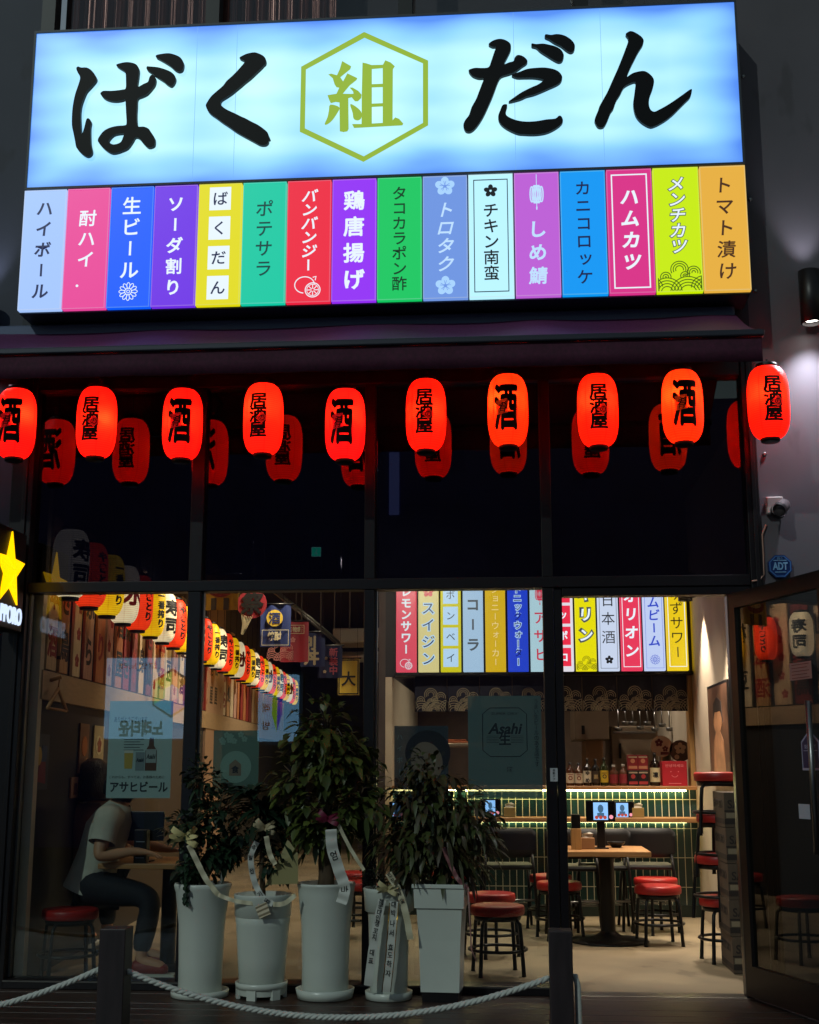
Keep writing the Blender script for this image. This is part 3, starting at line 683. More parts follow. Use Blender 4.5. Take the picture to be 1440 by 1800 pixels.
# ------------------------------------------------------------------ wall spot lamp, camera, alarm plate
def wall_lamp(x, z, label):
    t = thing('spot_lamp', label, 'wall lamp', (x, -.005, z))
    m = MB(); m.lathe([(.052, -.155), (.06, -.152), (.06, .152), (.052, .155), (.046, .15), (.046, .12)], (x, -.115, z), 32, cap=False); m.build('housing', mat('lamp_black', '#231f20', .4, metal=.3), t)
    MB().lathe([(0, -.128), (.0515, -.128), (.0515, -.122), (0, -.122)], (x, -.115, z), 28, cap=False).build('lens', glow('lamp_lens', '#fff8ee', 16), t)
    MB().lathe([(0, .118), (.0455, .118), (.0455, .121), (0, .121)], (x, -.115, z), 28, cap=False).build('upper_lens', glow('lamp_lens_up', '#d8ecff', 3), t)
    MB().bbox(x-.03, -.06, z-.05, x+.03, -.002, z+.05).build('mount', MATS['lamp_black'], t)
    for nm, dz, e, rot, sz in (('down_beam', -.135, 110, 0, 105), ('up_beam', .13, 12, math.pi, 62)):
        ld = bpy.data.lights.new(nm, 'SPOT'); ld.energy = e; ld.spot_size = R(sz); ld.spot_blend = .8; ld.shadow_soft_size = .045; ld.color = (.88, .9, 1)
        lo = bpy.data.objects.new(nm, ld); COL.objects.link(lo); lo.parent = t; lo.location = (0, -.11, dz); lo.rotation_euler = (R(-10) if rot == 0 else math.pi-R(14), 0, 0)
q = A(1425, 522, -.115); wall_lamp(q.x, q.z, 'black cylinder spot lamp shining on the wall right of the sign')
wall_lamp(-3.07, q.z, 'black cylinder spot lamp on the wall left of the sign')
q = A(1360, 893, 0)
t = thing('security_camera', 'dark bullet security camera on a white junction box right of the shopfront', 'security camera', (q.x, -.001, q.z))
MB().bbox(q.x-.045, -.05, q.z-.04, q.x+.045, -.002, q.z+.055, .006).build('junction_box', mat('box_white', '#b9b3b0', .45), t)
c0 = Vector((q.x+.03, -.075, q.z-.01)); cdv = Vector((-.42, -.75, -.42)).normalized()
m = MB(); m.tube([c0-cdv*.045, c0-cdv*.04, c0+cdv*.06, c0+cdv*.065], [.03, .036, .036, .032], 20); m.build('body', mat('cam_dark', '#5a5356', .3, metal=.2), t)
m = MB(); m.tube([c0+cdv*.05, c0+cdv*.085], [.042, .042], 20, cap=False); m.build('hood', mat('cam_black', '#151315', .3), t)
MB().tube([(q.x+.02, -.05, q.z), c0], .012, 10).build('arm', MATS['cam_black'], t)
pc = [A(1347, 922, -.01), A(1340, 940, -.012), A(1342, 975, -.012), A(1343, 1010, -.012), A(1336, 1019, -.025), A(1322, 1022, -.03)]
tag(MB().tube(pc, .005, 8).build('camera_cable', mat('cable_pale', '#b08878', .5)), 'thin pale cable running down from the security camera to the door head', 'cable')
q = A(1371, 996, -.02)
t = thing('alarm_plate', 'blue octagonal alarm company plate on the wall below the security camera', 'sign', (q.x, -.001, q.z))
def octa(r): return [(r*math.cos(math.pi/8+i*math.pi/4), r*math.sin(math.pi/8+i*math.pi/4)) for i in range(8)]
a = Art(); a.poly(octa(.067), h=.03); a.build('plate', mat('plate_blue', '#10306a', .35), t, (q.x, -.002, q.z))
a = Art(); a.poly(octa(.062), [octa(.056)], h=.033, base=.0302); a.build('rim', mat('plate_pale', '#3f6fb0', .4), t, (q.x, -.002, q.z))
a = Art(); a.fit('ADT', -.04, -.02, .04, .022, .03, h=.0335); a.rect(-.035, .03, .035, .034, .0335); a.fit('캡스', -.016, .037, .016, .049, .0, h=.0335); a.rect(-.03, -.034, .03, -.03, .0335)
a.build('lettering', mat('plate_text', '#7fb0dc', .4), t, (q.x, -.002, q.z))

# ------------------------------------------------------------------ projecting star sign at the left
XS = A(22, 934, -.30).x
T0, T1, T2 = AX(22, 934, XS), AX(43, 992, XS), AX(26.5, 1063, XS)
sc = (T1.y-T0.y)/.951; zc = T0.z-(T0.z-T2.z)/(1+.809)*1.0; sz_ = (T0.z-T2.z)/1.809
ye = AX(45, 985, XS).y+.012; y0 = T0.y-(ye-T0.y)
zb = AX(40, 1112, XS).z; zt = AX(20, 927, XS).z
t = thing('star_sign', 'black projecting sign box with glowing yellow star and white lettering at the far left', 'sign', (XS-.06, ye, (zb+zt)/2))
MB().bbox(XS-.13, y0, zb, XS-.004, ye, zt, .006).build('box', mat('box_black', '#17181a', .4), t)
MB().box(XS-.14, y0+.05, zt-.1, XS-.1, -.003, zt-.06).build('bracket', FRAME, t)
U, V, N = Vector((0,1,0)), Z3, Vector((1,0,0)); O = Vector((XS-.004, T0.y, zc))
pts = []
for i in range(10):
    an = math.pi/2+math.pi*i/5; rr = 1 if i % 2 == 0 else .42; pts.append((rr*sc*math.cos(an), rr*sz_*math.sin(an)))
m = MB(); vv = [O+U*x+V*z+N*.008 for x, z in pts]+[O+N*.04]+[O+U*x+V*z for x, z in pts]
m.add(vv, [(i, (i+1) % 10, 10) for i in range(10)]+[(i, 11+i, 11+(i+1) % 10, (i+1) % 10) for i in range(10)])
sm = glow('star_yellow', '#ffc400', 1.6, .4, base='#c08000')
m.build('star', sm, t)
L0, L1 = AX(33, 1086, XS), AX(5, 1075, XS)
lw = (ye-.025)-T0.y; a = Art(); zl = (AX(30, 1068, XS).z+AX(30, 1100, XS).z)/2
a.fit('SAPPORO', -lw, -.048, lw, .048, .012, h=.008); a.build('lettering', glow('sapporo_white', '#cfe2ff', 1.2), t, Vector((XS-.004, T0.y, zl)), U, V, N)
# neighbour's strip of shopfront below the star sign
t = thing('neighbour_window', 'narrow grey green window strip of the next shop at the left edge', 'window', (-3.2, 0, 0))
MB().box(-4.6, -.03, .1, -2.93, -.012, 2.2).build('pane', mat('neighbour_glass', '#3c4a45', .15), t)
MB().bbox(-2.929, -.05, DZ, -2.895, -.002, 2.25).build('red_post', mat('red_post', '#4a1518', .4), t)
MB().bbox(-4.6, -.045, DZ, -2.93, -.031, .1).build('base', FRAME, t)

# ------------------------------------------------------------------ rope barrier
PY = -1.35
def post(px0, px1, ptop, label):
    a_, b_ = A(px0, ptop, PY-.06), A(px1, ptop, PY-.06); x0, x1, zt = a_.x, b_.x, a_.z
    t = thing('rope_post', label, 'post', ((x0+x1)/2, PY, DZ))
    MB().bbox(x0, PY-.06, DZ, x1, PY+.06, zt, .004).build('shaft', mat('post_dark', '#2a2124', .5, noise=.3, scale=5, stretch=(6, 6, 1)), t)
    MB().bbox(x0-.012, PY-.072, DZ-.001, x1+.012, PY+.072, DZ+.02, .003).build('base_plate', FRAME, t)
    return x0, x1, zt
pa = post(175, 221, 1633, 'dark square rope post in front of the left pane')
pb = post(965, 1006, 1637, 'dark square rope post in front of the doorway')
def rope(name, p0, p1, sag, label, r=.0125):
    p0, p1 = Vector(p0), Vector(p1); L = (p1-p0).length; N = int(L/.006); m = MB(); base = []
    for i in range(N+1):
        k = i/N; base.append(p0.lerp(p1, k)-Z3*sag*4*k*(1-k))
    side = (p1-p0).normalized().cross(Z3).normalized()
    for s_ in range(3):
        pts = []
        for i, b in enumerate(base):
            an = i*.006/.075*2*math.pi+s_*2*math.pi/3; pts.append(b+(side*math.cos(an)+Z3*math.sin(an))*r*.52)
        m.tube(pts, r*.62, 6)
    o = m.build(name, mat('rope_white', '#c9ccc6', .8, noise=.12, scale=80)); return tag(o, label, 'rope', 'barrier ropes')
ra = A(221, 1706, PY); rb = A(965, 1719, PY); rm = A(600, 1789, PY)
rope('barrier_rope', ra, rb, (ra.z+rb.z)/2-rm.z, 'white twisted rope sagging between the two dark posts')
rl = A(175, 1704, PY); rl0 = Vector((rl.x-1.9, PY, rl.z-.02))
rope('barrier_rope', rl0, rl, .21, 'white twisted rope running out of view left of the left post')
rr = A(1006, 1716, PY)
m = MB(); pts = [rr+Vector((-.01, 0, 0)), rr+Vector((.012, -.01, .002)), rr+Vector((.022, -.01, -.04)), rr+Vector((.024, -.008, -.2)), rr+Vector((.02, 0, -.3))]
tag(m.tube(pts, .013, 8).build('rope_end', MATS['rope_white']), 'loose white rope end hanging down the right side of the doorway post', 'rope')

# ------------------------------------------------------------------ potted plants with ribbons
LEAF = []
for nm, c1, c2 in (('leaf_dark', '#16261a', '#27402a'), ('leaf_olive', '#2e3a18', '#55602a'), ('leaf_deep', '#0f2016', '#1e3524'), ('leaf_brown', '#3a2a1e', '#3d4a24')):
    m = mat(nm, c1, .45, spec=.4); n = m.node_tree.nodes; l = m.node_tree.links; p = n['Principled BSDF']
    gi = n.new('ShaderNodeNewGeometry'); rp = n.new('ShaderNodeValToRGB'); rp.color_ramp.elements[0].color = lin(c1); rp.color_ramp.elements[1].color = lin(c2)
    l.new(gi.outputs['Random Per Island'], rp.inputs[0]); l.new(rp.outputs[0], p.inputs['Base Color']); LEAF.append(m)
def leaf(m, p, d, ln, wd, droop=.3, fold=.25):
    d = d.normalized(); s = d.cross(Z3)
    if s.length < .05: s = X3.copy()
    s.normalize(); u = s.cross(d).normalized(); P = []
    for k, wv in ((0, .04), (.25, .8), (.55, 1), (.82, .55), (1, .02)):
        c = p+d*ln*k-Z3*droop*ln*k*k
        P += [c+s*wd*wv*.5+u*fold*wd*wv*.5, c, c-s*wd*wv*.5+u*fold*wd*wv*.5]
    f = []
    for i in range(4):
        for j in range(2): a_ = i*3+j; f.append((a_, a_+1, a_+4, a_+3))
    m.add(P, f, True)
def rv():
    while True:
        v = Vector((random.uniform(-1,1), random.uniform(-1,1), random.uniform(-1,1)))
        if .05 < v.length < 1: return v
def crown(m, c, rad, n, ln, wd, br=None, droop=.4):
    c = Vector(c)
    tips = []
    for _ in range(max(6, n//14)):
        v = rv().normalized()*random.uniform(.35, 1); tips.append(c+Vector((v.x*rad[0], v.y*rad[1], v.z*rad[2])))
    for i in range(n):
        tp = random.choice(tips); p = tp+rv()*ln*1.1
        d = (p-c); d = Vector((d.x/rad[0], d.y/rad[1], d.z/rad[2]*.5)).normalized()+rv()*.8
        leaf(m, p, d, ln*random.uniform(.5, 1.3), wd*random.uniform(.6, 1.2), random.uniform(.1, droop+.3), random.uniform(.1, .5))
    if br is not None:
        for tp in tips: br.tube([c-Z3*rad[2]*.8, c.lerp(tp, .5)+rv()*.02, tp], [.008, .005, .002], 5)
    return tips
POT = mat('pot_white', '#cad0c8', .3, noise=.07, scale=3); SOIL = mat('soil', '#1c1512', .95, bump=.6, scale=60); BARK = mat('bark', '#4a3b2a', .85, noise=.35, scale=30, bump=.5, stretch=(1,1,.3))
RIB = mat('ribbon_ivory', '#c4bda0', .5); RIBW = mat('ribbon_white', '#c2c4bd', .5); RTX = mat('ribbon_ink', '#12110f', .6)
def strip(name, px, wd, Y, parent, m, twist=0.0, text='', size=.04, t0=.05, t1=.95, wiggle=.0025, tilt=None):
    """cloth ribbon through photo points; returns nothing"""
    ctrl = [A(x, y, Y+ (yo if yo else 0)) for x, y, yo in [(q+(0,))[:3] for q in px]]
    pts = []
    n = len(ctrl)
    for i in range(n-1):
        a0, b0, c0, d0 = ctrl[max(i-1,0)], ctrl[i], ctrl[i+1], ctrl[min(i+2,n-1)]
        for k in range(14):
            s = k/14; pts.append(.5*((2*b0)+(c0-a0)*s+(2*a0-5*b0+4*c0-d0)*s*s+(3*b0-a0-3*c0+d0)*s**3))
    pts.append(ctrl[-1]); mb = MB(); v = []; fr = []
    N = len(pts)
    for i, p in enumerate(pts):
        tn = (pts[min(i+1,N-1)]-pts[max(i-1,0)]).normalized(); an = twist*math.sin(i/N*5)
        nrm = Vector((math.sin(an), -math.cos(an), .15)); s = tn.cross(nrm).normalized(); s = -s if s.x < 0 else s
        nrm = s.cross(-tn).normalized(); nrm = -nrm if nrm.y > 0 else nrm
        q = p+nrm*wiggle*math.sin(i*.7); fr.append((q, s, -tn, nrm))
        v += [q-s*wd/2, q+s*wd/2, q+s*wd/2-nrm*-.0012, q-s*wd/2-nrm*-.0012]

    f = []
    for i in range(N-1):
        for j in range(4): f.append((i*4+j, i*4+(j+1) % 4, i*4+4+(j+1) % 4, i*4+4+j))
    mb.add(v, f, False); o = mb.build(name, m, parent)
    if text:
        tb = MB()
        for i, ch in enumerate(text):
            if ch == ' ': continue
            k = t0+(t1-t0)*(i+.5)/len(text); q, s, up, nrm = fr[int(k*(N-1))]
            a = Art(); a.char(ch, 0, 0, size, .015, h=.003, sx=.85)
            tb.add([q+s*x+up*y+nrm*h for x, y, h in a.v], a.f)
        tb.build('ribbon_lettering', RTX, o)
    return o
def bow(name, px, py, Y, s, m, parent):
    c = A(px, py, Y); mb = MB()
    for an in (.2, 2.95, .75, 2.35, -.45, 3.6):
        an += random.uniform(-.15, .15); d = Vector((math.cos(an)*1.15, -.35+random.uniform(-.3, .2), math.sin(an))).normalized(); pts = []
        side = d.cross(Vector((0,1,0))).normalized(); v = []; f = []
        for i in range(9):
            b = i/8*2*math.pi*.95; q = c+d*s*.5*(1-math.cos(b))+Vector((0,-1,0))*s*.28*math.sin(b); tw = side*math.cos(b*.4+an)+Vector((0,1,0))*math.sin(b*.4+an)*.5; v += [q-tw*s*.2, q+tw*s*.2]
        for i in range(8): f.append((2*i, 2*i+1, 2*i+3, 2*i+2))
        mb.add(v, f, True)
    return mb.build(name, m, parent)
def pot(px, py, prof, label, ped=0):
    b = A(px, py, -.15); x, yb = b.x, -.165
    t = thing('potted_plant', label, 'potted plant', (x, yb, DZ), 'plants in tall white pots before the window'); return t, Vector((x, yb, DZ))
P3 = lambda px, py, Y=-.16: A(px, py, Y)

# 1 vine like shrub, leftmost
t, o = pot(352, 1757, None, 'leftmost round white pot with small leaved shrub and ivory bow')
MB().lathe([(.10,.0),(.148,.004),(.15,.035),(.138,.036),(.13,.014),(0,.014)], o, 40, cap=False).build('saucer', POT, t)
MB().lathe([(.105,.016),(.112,.03),(.114,.18),(.12,.36),(.14,.52),(.147,.54),(.15,.555),(.146,.566),(.135,.566),(.13,.54)], o, 48).build('pot', POT, t)
MB().lathe([(0,.53),(.131,.532)], o, 32, cap=False).build('soil', SOIL, t)
m = MB(); br = MB(); z_ = lambda py: A(352, py, -.16).z
for cx, cy, rx, rz, n in ((352, 1375, .1, .1, 120), (385, 1425, .12, .11, 190), (335, 1455, .11, .1, 170), (372, 1495, .13, .12, 230), (335, 1525, .07, .09, 110), (400, 1480, .08, .12, 120)):
    q = P3(cx, cy); crown(m, q, (rx, .1, rz), n, .052, .036, br)
br.tube([o+Vector((0,0,.53)), P3(365,1530), P3(368,1450), P3(352,1380)], [.014,.012,.01,.006], 8); br.tube([o+Vector((.02,0,.53)), P3(345,1500), P3(338,1450)], [.008,.007,.005], 6)
for k in range(46): q = P3(328+random.gauss(0,3), 1500+k*1.9, -.31); leaf(m, q, rv()+Vector((0,-.5,-.6)), .03, .026)
m.build('foliage', LEAF[0], t); br.build('stem', BARK, t)
bow('bow', 326, 1472, -.29, .085, mat('bow_ivory', '#d2c48a', .45), t)
strip('ribbon', [(332,1485),(345,1512),(362,1545),(384,1573)], .028, -.30, t, RIB, .3)
strip('ribbon', [(384,1573),(410,1583),(440,1588),(458,1590)], .02, -.31, t, RIB, .5)
strip('ribbon_tail', [(458,1590),(462,1600),(466,1611)], .062, -.335, t, mat('tag_beige', '#b5a78c', .5))

# 2 dracaena in a banded pot on a footed saucer
t, o = pot(460, 1757, None, 'banded white pot on a footed saucer with dark strap leaved plant')
mm = MB(); mm.lathe([(.10,.045),(.132,.05),(.136,.078),(.126,.08),(.12,.06),(0,.06)], o, 40, cap=False)
mm.lathe([(.121,.018),(.126,.05)], o, 40, cap=False)
for k in range(6):
    an = k*math.pi/3+.3; c = o+Vector((.118*math.cos(an), .118*math.sin(an), 0)); mm.obox(c, Vector((-math.sin(an), math.cos(an), 0)), Z3, Vector((math.cos(an), math.sin(an), 0)), -.024, 0, -.008, .024, .052, .012)
mm.build('saucer', POT, t)
MB().lathe([(.108,.062),(.116,.07),(.126,.2),(.138,.36),(.143,.395),(.141,.398),(.141,.402),(.146,.405),(.151,.5),(.153,.51),(.15,.515),(.138,.512),(.134,.49)], o, 48).build('pot', POT, t)
MB().lathe([(0,.48),(.135,.482)], o, 32, cap=False).build('soil', SOIL, t)
m = MB()
for cx, cy, n, L_ in ((465,1430,70,.26), (440,1400,40,.2), (490,1455,46,.2), (455,1490,40,.16)):
    q = P3(cx, cy)
    for k in range(n):
        an = random.uniform(0, 2*math.pi); e_ = random.uniform(-.2, 1.1); leaf(m, q+rv()*.03, Vector((math.cos(an), .7*math.sin(an), e_)), L_*random.uniform(.6,1.1), .04, .5, .3)
for cx, cy, n in ((430,1460,70), (480,1520,110)): crown(m, P3(cx, cy), (.09,.09,.09), n, .05, .03)
m.build('foliage', LEAF[2], t)
MB().tube([o+Vector((0,0,.47)), P3(460,1520), P3(465,1430)], [.016,.014,.01], 8).build('stem', BARK, t)
m = MB(); q = P3(497, 1535, -.26); m.add([q+Vector(c) for c in ((-.09,0,-.06),(.085,-.02,-.05),(.08,-.01,.1),(.02,.02,.17),(-.03,.0,.05))], [(0,1,2,4),(4,2,3)])
m.build('wrapping_paper', mat('paper_yellow', '#8c8455', .6), t)
bow('bow', 466, 1455, -.28, .065, mat('bow_pale', '#b0a382', .45), t)
strip('ribbon', [(452,1480),(441,1505),(446,1545),(460,1575),(480,1590)], .03, -.31, t, RIBW, .25, '축발전 기원', .03)
strip('ribbon', [(468,1470),(474,1500),(484,1520)], .026, -.30, t, RIB, .4)
strip('ribbon', [(480,1590),(500,1588),(520,1573)], .024, -.315, t, RIB, .5)

# 3 tall broad leaved tree
t, o = pot(572, 1762, None, 'tall white pot with broad leaved money tree and magenta bow')
MB().lathe([(.10,.0),(.142,.004),(.152,.05),(.142,.052),(.134,.018),(0,.018)], o, 40, cap=False).build('saucer', POT, t)
MB().lathe([(.115,.02),(.12,.03),(.121,.16),(.127,.35),(.145,.52),(.15,.555),(.154,.562),(.152,.572),(.14,.572),(.135,.54)], o, 48).build('pot', POT, t)
MB().lathe([(0,.53),(.136,.532)], o, 32, cap=False).build('soil', SOIL, t)
m = MB(); m.tube([o+Vector((-.005,0,.52)), o+Vector((0,0,.6)), P3(570,1510), P3(573,1450), P3(570,1380)], [.05,.042,.032,.026,.018], 14); m.build('trunk', BARK, t)
m = MB(); br = MB()
for cx, cy, rx, rz, n in ((572,1272,.15,.1,62), (540,1300,.15,.11,62), (608,1312,.15,.13,76), (575,1350,.2,.14,92), (530,1375,.14,.14,80), (625,1395,.13,.12,80), (580,1425,.17,.12,120), (555,1455,.12,.08,50)):
    crown(m, P3(cx, cy), (rx, .14, rz), int(n*1.4), .076, .048, br, .5)
m.build('foliage', LEAF[1], t); br.build('branch', BARK, t)
bow('bow', 577, 1440, -.30, .065, mat('bow_magenta', '#6e1f3a', .45), t)
strip('ribbon', [(582,1458),(584,1490),(596,1530),(606,1562),(600,1588)], .058, -.33, t, RIBW, .15, '엄마', .05, .12, 1.0)
strip('ribbon', [(595,1450),(615,1490),(640,1530)], .018, -.30, t, RIB, .3)

# 4 spiky fern with long congratulation ribbons
t, o = pot(684, 1762, None, 'white pot hung with two long white lettered ribbons')
MB().lathe([(.10,.0),(.118,.004),(.122,.04),(.112,.042),(.106,.016),(0,.016)], o, 40, cap=False).build('saucer', POT, t)
MB().lathe([(.09,.018),(.096,.03),(.1,.2),(.108,.42),(.112,.43),(.126,.435),(.132,.53),(.135,.545),(.13,.55),(.12,.548),(.116,.52)], o, 48).build('pot', POT, t)
MB().lathe([(0,.51),(.117,.512)], o, 32, cap=False).build('soil', SOIL, t)
m = MB()
for k in range(60):
    an = random.uniform(0, 2*math.pi); q = o+Vector((0,0,.5))
    d = Vector((math.cos(an), math.sin(an)*.7, random.uniform(.6, 2.2))).normalized(); L_ = random.uniform(.15, .34)
    for j in range(9):
        c = q+d*L_*(j/9)-Z3*.12*L_*(j/9)**2*3
        for sg in (-1, 1): leaf(m, c, d+sg*d.cross(Z3).normalized()*1.2, .05*(1-.06*j), .009, .3, .1)
m.build('foliage', LEAF[2], t)
bow('bow', 682, 1563, -.32, .062, mat('bow_cream', '#b9ae84', .45), t)
strip('ribbon', [(672,1582),(664,1620),(655,1670),(647,1733)], .042, -.34, t, RIBW, 0, '해운대인생꼬치 대표', .033, .02, .82, .002)
rb_ = strip('ribbon', [(693,1585),(689,1640),(685,1690),(679,1744)], .045, -.345, t, RIBW, 0, '대박나서 효도하자', .034, .02, .84, .002)
m = MB()
for sx in (-1, 1):
    m.tube([A(693+sx*7.6,1587,-.348), A(689+sx*7.6,1640,-.348), A(685+sx*7.6,1690,-.348), A(679+sx*7.6,1744,-.348)], .0022, 5)
m.build('gold_edge', mat('gold_foil', '#c8962e', .2, metal=1), rb_)
strip('ribbon', [(683,1535),(700,1565),(712,1600),(722,1652)], .034, -.33, t, RIB, .25, '번창하세요', .026, .0, .6)

# 5 ficus in a square pot
t, o = pot(778, 1757, None, 'square tapered white pot with a bushy weeping fig')
ang = R(-4); U5, W5 = Vector((math.cos(ang), math.sin(ang), 0)), Vector((-math.sin(ang), math.cos(ang), 0))
def sq(prof, mt, nm):
    m = MB(); v = []
    for r, z in prof:
        for (sx, sy) in ((-1,-1),(1,-1),(1,1),(-1,1)): v.append(o+U5*sx*r+W5*sy*r+Z3*z)
    f = []
    for i in range(len(prof)-1):
        for j in range(4): f.append((i*4+j, i*4+(j+1) % 4, i*4+4+(j+1) % 4, i*4+4+j))
    f.append((3,2,1,0)); k = (len(prof)-1)*4; f.append((k,k+1,k+2,k+3)); m.add(v, f); return m.build(nm, mt, t)
sq([(.098,.05),(.106,.3),(.116,.455),(.1165,.457),(.126,.459),(.13,.555),(.1305,.557),(.138,.559),(.138,.575),(.137,.577),(.122,.577),(.12,.55)], POT, 'pot')
sq([(.09,.0),(.095,.045),(.09,.0495)], FRAME, 'caddy'); sq([(.1205,.552),(.119,.556)], SOIL, 'soil')
m = MB(); br = MB()
for cx, cy, rx, rz, n in ((765,1365,.16,.1,120), (725,1410,.16,.13,170), (800,1420,.18,.14,190), (760,1470,.22,.13,230), (835,1465,.1,.13,110), (700,1470,.12,.13,130), (790,1515,.17,.1,150), (730,1520,.12,.09,110)):
    crown(m, P3(cx, cy), (rx, .14, rz), n, .075, .03, br, .9)
m.build('foliage', LEAF[3], t)
br.tube([o+Vector((0,0,.55)), P3(778,1540), P3(770,1480), P3(765,1400)], [.018,.016,.013,.008], 8); br.build('trunk', BARK, t)
strip('ribbon', [(780,1490),(792,1520),(805,1545),(822,1562)], .022, -.31, t, mat('ribbon_rose', '#8a5a5c', .5), .3)
m = MB(); m.tube([A(823,1560,-.31), A(826,1620,-.315), A(829,1670,-.31), A(838,1690,-.31)], .0035, 6); m.build('string', mat('string_rose', '#9a7570', .6), t)

# ------------------------------------------------------------------ lit sign across the street (seen mirrored in the panes)
def mirror_at(px, py, depth):
    p = A(px, py, GY+depth); return Vector((p.x, 2*GY-p.y, p.z))
SG = glow('karaoke_blue', '#8ac4f0', 2.3)
def street_sign(pxl, pxr, pyt, pyb, D, label):
    a_, b_ = mirror_at(pxl, pyt, D), mirror_at(pxr, pyb, D); x0, x1, z0, z1, y = min(a_.x, b_.x), max(a_.x, b_.x), b_.z, a_.z, a_.y
    t = thing('street_lightbox', label, 'sign', ((x0+x1)/2, y, z0)); MB().box(x0, y-.2, z0, x1, y, z1).build('face', SG, t)
    MB().bbox(x0-.05, y-.35, z0-.05, x1+.05, y-.201, z1+.05).build('casing', MATS['sign_casing'], t)
    MB().bbox((x0+x1)/2-.1, y-.32, -.12, (x0+x1)/2+.1, y-.22, z0-.051).build('post', FRAME, t)
    return t, Vector(((x0+x1)/2, y, (z0+z1)/2)), x1-x0, z1-z0
t, c, w_, h_ = street_sign(188, 345, 1157, 1298, 11, 'blue lit karaoke sign with rainbow hexagon across the street')
U_, N_ = Vector((-1,0,0)), Vector((0,1,0))
a = Art(); a.fit('노래타운', -w_*.14, -h_*.48, w_*.34, -h_*.27, .04, h=.01); a.fit('코인노래', -.05*w_, h_*.36, w_*.36, h_*.44, .0, h=.01); a.build('lettering', glow('sign_red_ink', '#3a0f18', .2), t, c, U_, Z3, N_)
cols = ['#9ade2a', '#f0a020', '#b040c0', '#4a50e0', '#30b0e8', '#58e088']
hc = (-.22*w_, .06*h_); rh = h_*.28
def hx(r): return [(hc[0]+r*math.cos(math.pi/6+k*math.pi/3), hc[1]+r*1.1*math.sin(math.pi/6+k*math.pi/3)) for k in range(6)]
a = Art(); a.poly(hx(rh), [hx(rh*.9)], h=.012); a.build('emblem_border', mat('ink', '#15151c'), t, c, U_, Z3, N_)
for k in range(6):
    o_, i_ = hx(rh*.89), hx(rh*.35); a = Art(); a.poly([o_[k], o_[(k+1) % 6], i_[(k+1) % 6], i_[k]], h=.011); a.build('emblem_sector', glow('sector_'+cols[k][1:], cols[k], 2.2), t, c, U_, Z3, N_)
t, c, w_, h_ = street_sign(455, 520, 1186, 1303, 9, 'narrow blue lit sign with a rainbow diamond across the street')
for k, (sx, colr) in enumerate(((-1, '#3a50e0'), (1, '#8ad838'))):
    a = Art(); a.poly([(0, h_*.36), (sx*w_*.13, h_*.12), (sx*w_*.13, -h_*.1), (0, -h_*.36)], h=.011); a.build('emblem_half', glow('half_'+colr[1:], colr, 2), t, c, U_, Z3, N_)
a = Art(); a.vtext('노래방', w_*.3, h_*.4, -h_*.4, .12, .02, h=.01); a.rect(-w_*.42, h_*.2, -w_*.2, h_*.36, .01); a.build('lettering', MATS['ink'], t, c, U_, Z3, N_)

# ================================================================== inside the shop
WOOD = mat('oak', '#a8794a', .45, noise=.22, scale=5, stretch=(1, 14, 14), bump=.1)
WOODZ = mat('oak_post', '#a5814f', .5, noise=.2, scale=5, stretch=(14, 14, 1), bump=.1)
BLK = mat('black_metal', '#141315', .4, metal=.4); RED = mat('red_vinyl', '#a01b19', .42, noise=.16, scale=11, bump=.25)
WALLB = concrete('wall_beige', '#b7a893', '#c6b8a4', 2, .7)
DARKW = mat('wall_dark', '#1d1b1f', .7, noise=.2, scale=3)
BY = 3.68
RX = AZ(1240, 1617, FZ).x
# ---- shell
tag(MB().box(RX, .31, FZ, RX+.2, 8, 3.4).build('right_wall', WALLB), 'beige painted inner wall at the right of the doorway', 'wall')
tag(MB().box(-9, .31, 3.4, RX+.2, 18, 3.5).build('ceiling', mat('ceiling_black', '#0c0c0f', .8)), kind='structure')
tag(MB().box(-9, 17, FZ, RX, 17.2, 3.4).build('back_wall', mat('wall_brown', '#3a302a', .7, noise=.2)), 'dim brown wall at the far end of the shop', 'wall')
P0 = A(61, 1230, .14); rr_ = ray(735, 1346); DLW = Vector((rr_.x, rr_.y, 0)).normalized(); NLW = Vector((DLW.y, -DLW.x, 0)); P0.z = 0
def AL(px, py, off=0.0):
    d = ray(px, py); o = P0+NLW*off; k = (o-CAM).dot(NLW)/d.dot(NLW); return CAM+d*k
def SL(px, py, off=0.0): p = AL(px, py, off); return (p-P0-NLW*off).dot(DLW), p.z
def lbox(m, s0, z0, s1, z1, h0, h1): return m.obox(P0, DLW, Z3, NLW, s0, z0, h0, s1, z1, h1)
tag(lbox(MB(), .0, FZ, 16.6, 3.38, -.2, -.001).build('left_wall', DARKW), 'dark inner wall at the left carrying the plank signs', 'wall')
jx0, jx1 = A(41, 1300, .13).x, A(63, 1300, .13).x
tag(MB().box(jx0-.05, .13, FZ, jx1, .19, 3.3).build('corner_post', WALLB), 'beige corner post just inside the leftmost pane', 'post')
zb0, zb1 = SL(61, 1228)[1], SL(65, 1177)[1]
t = tag(lbox(MB(), .02, zb0, 15, zb1, 0, .035).build('wall_rail', mat('rail_beige', '#a58a6c', .55, noise=.1, scale=4, stretch=(2, 2, 12))), 'pale wooden rail running along the left wall under the plank signs', 'wall rail')

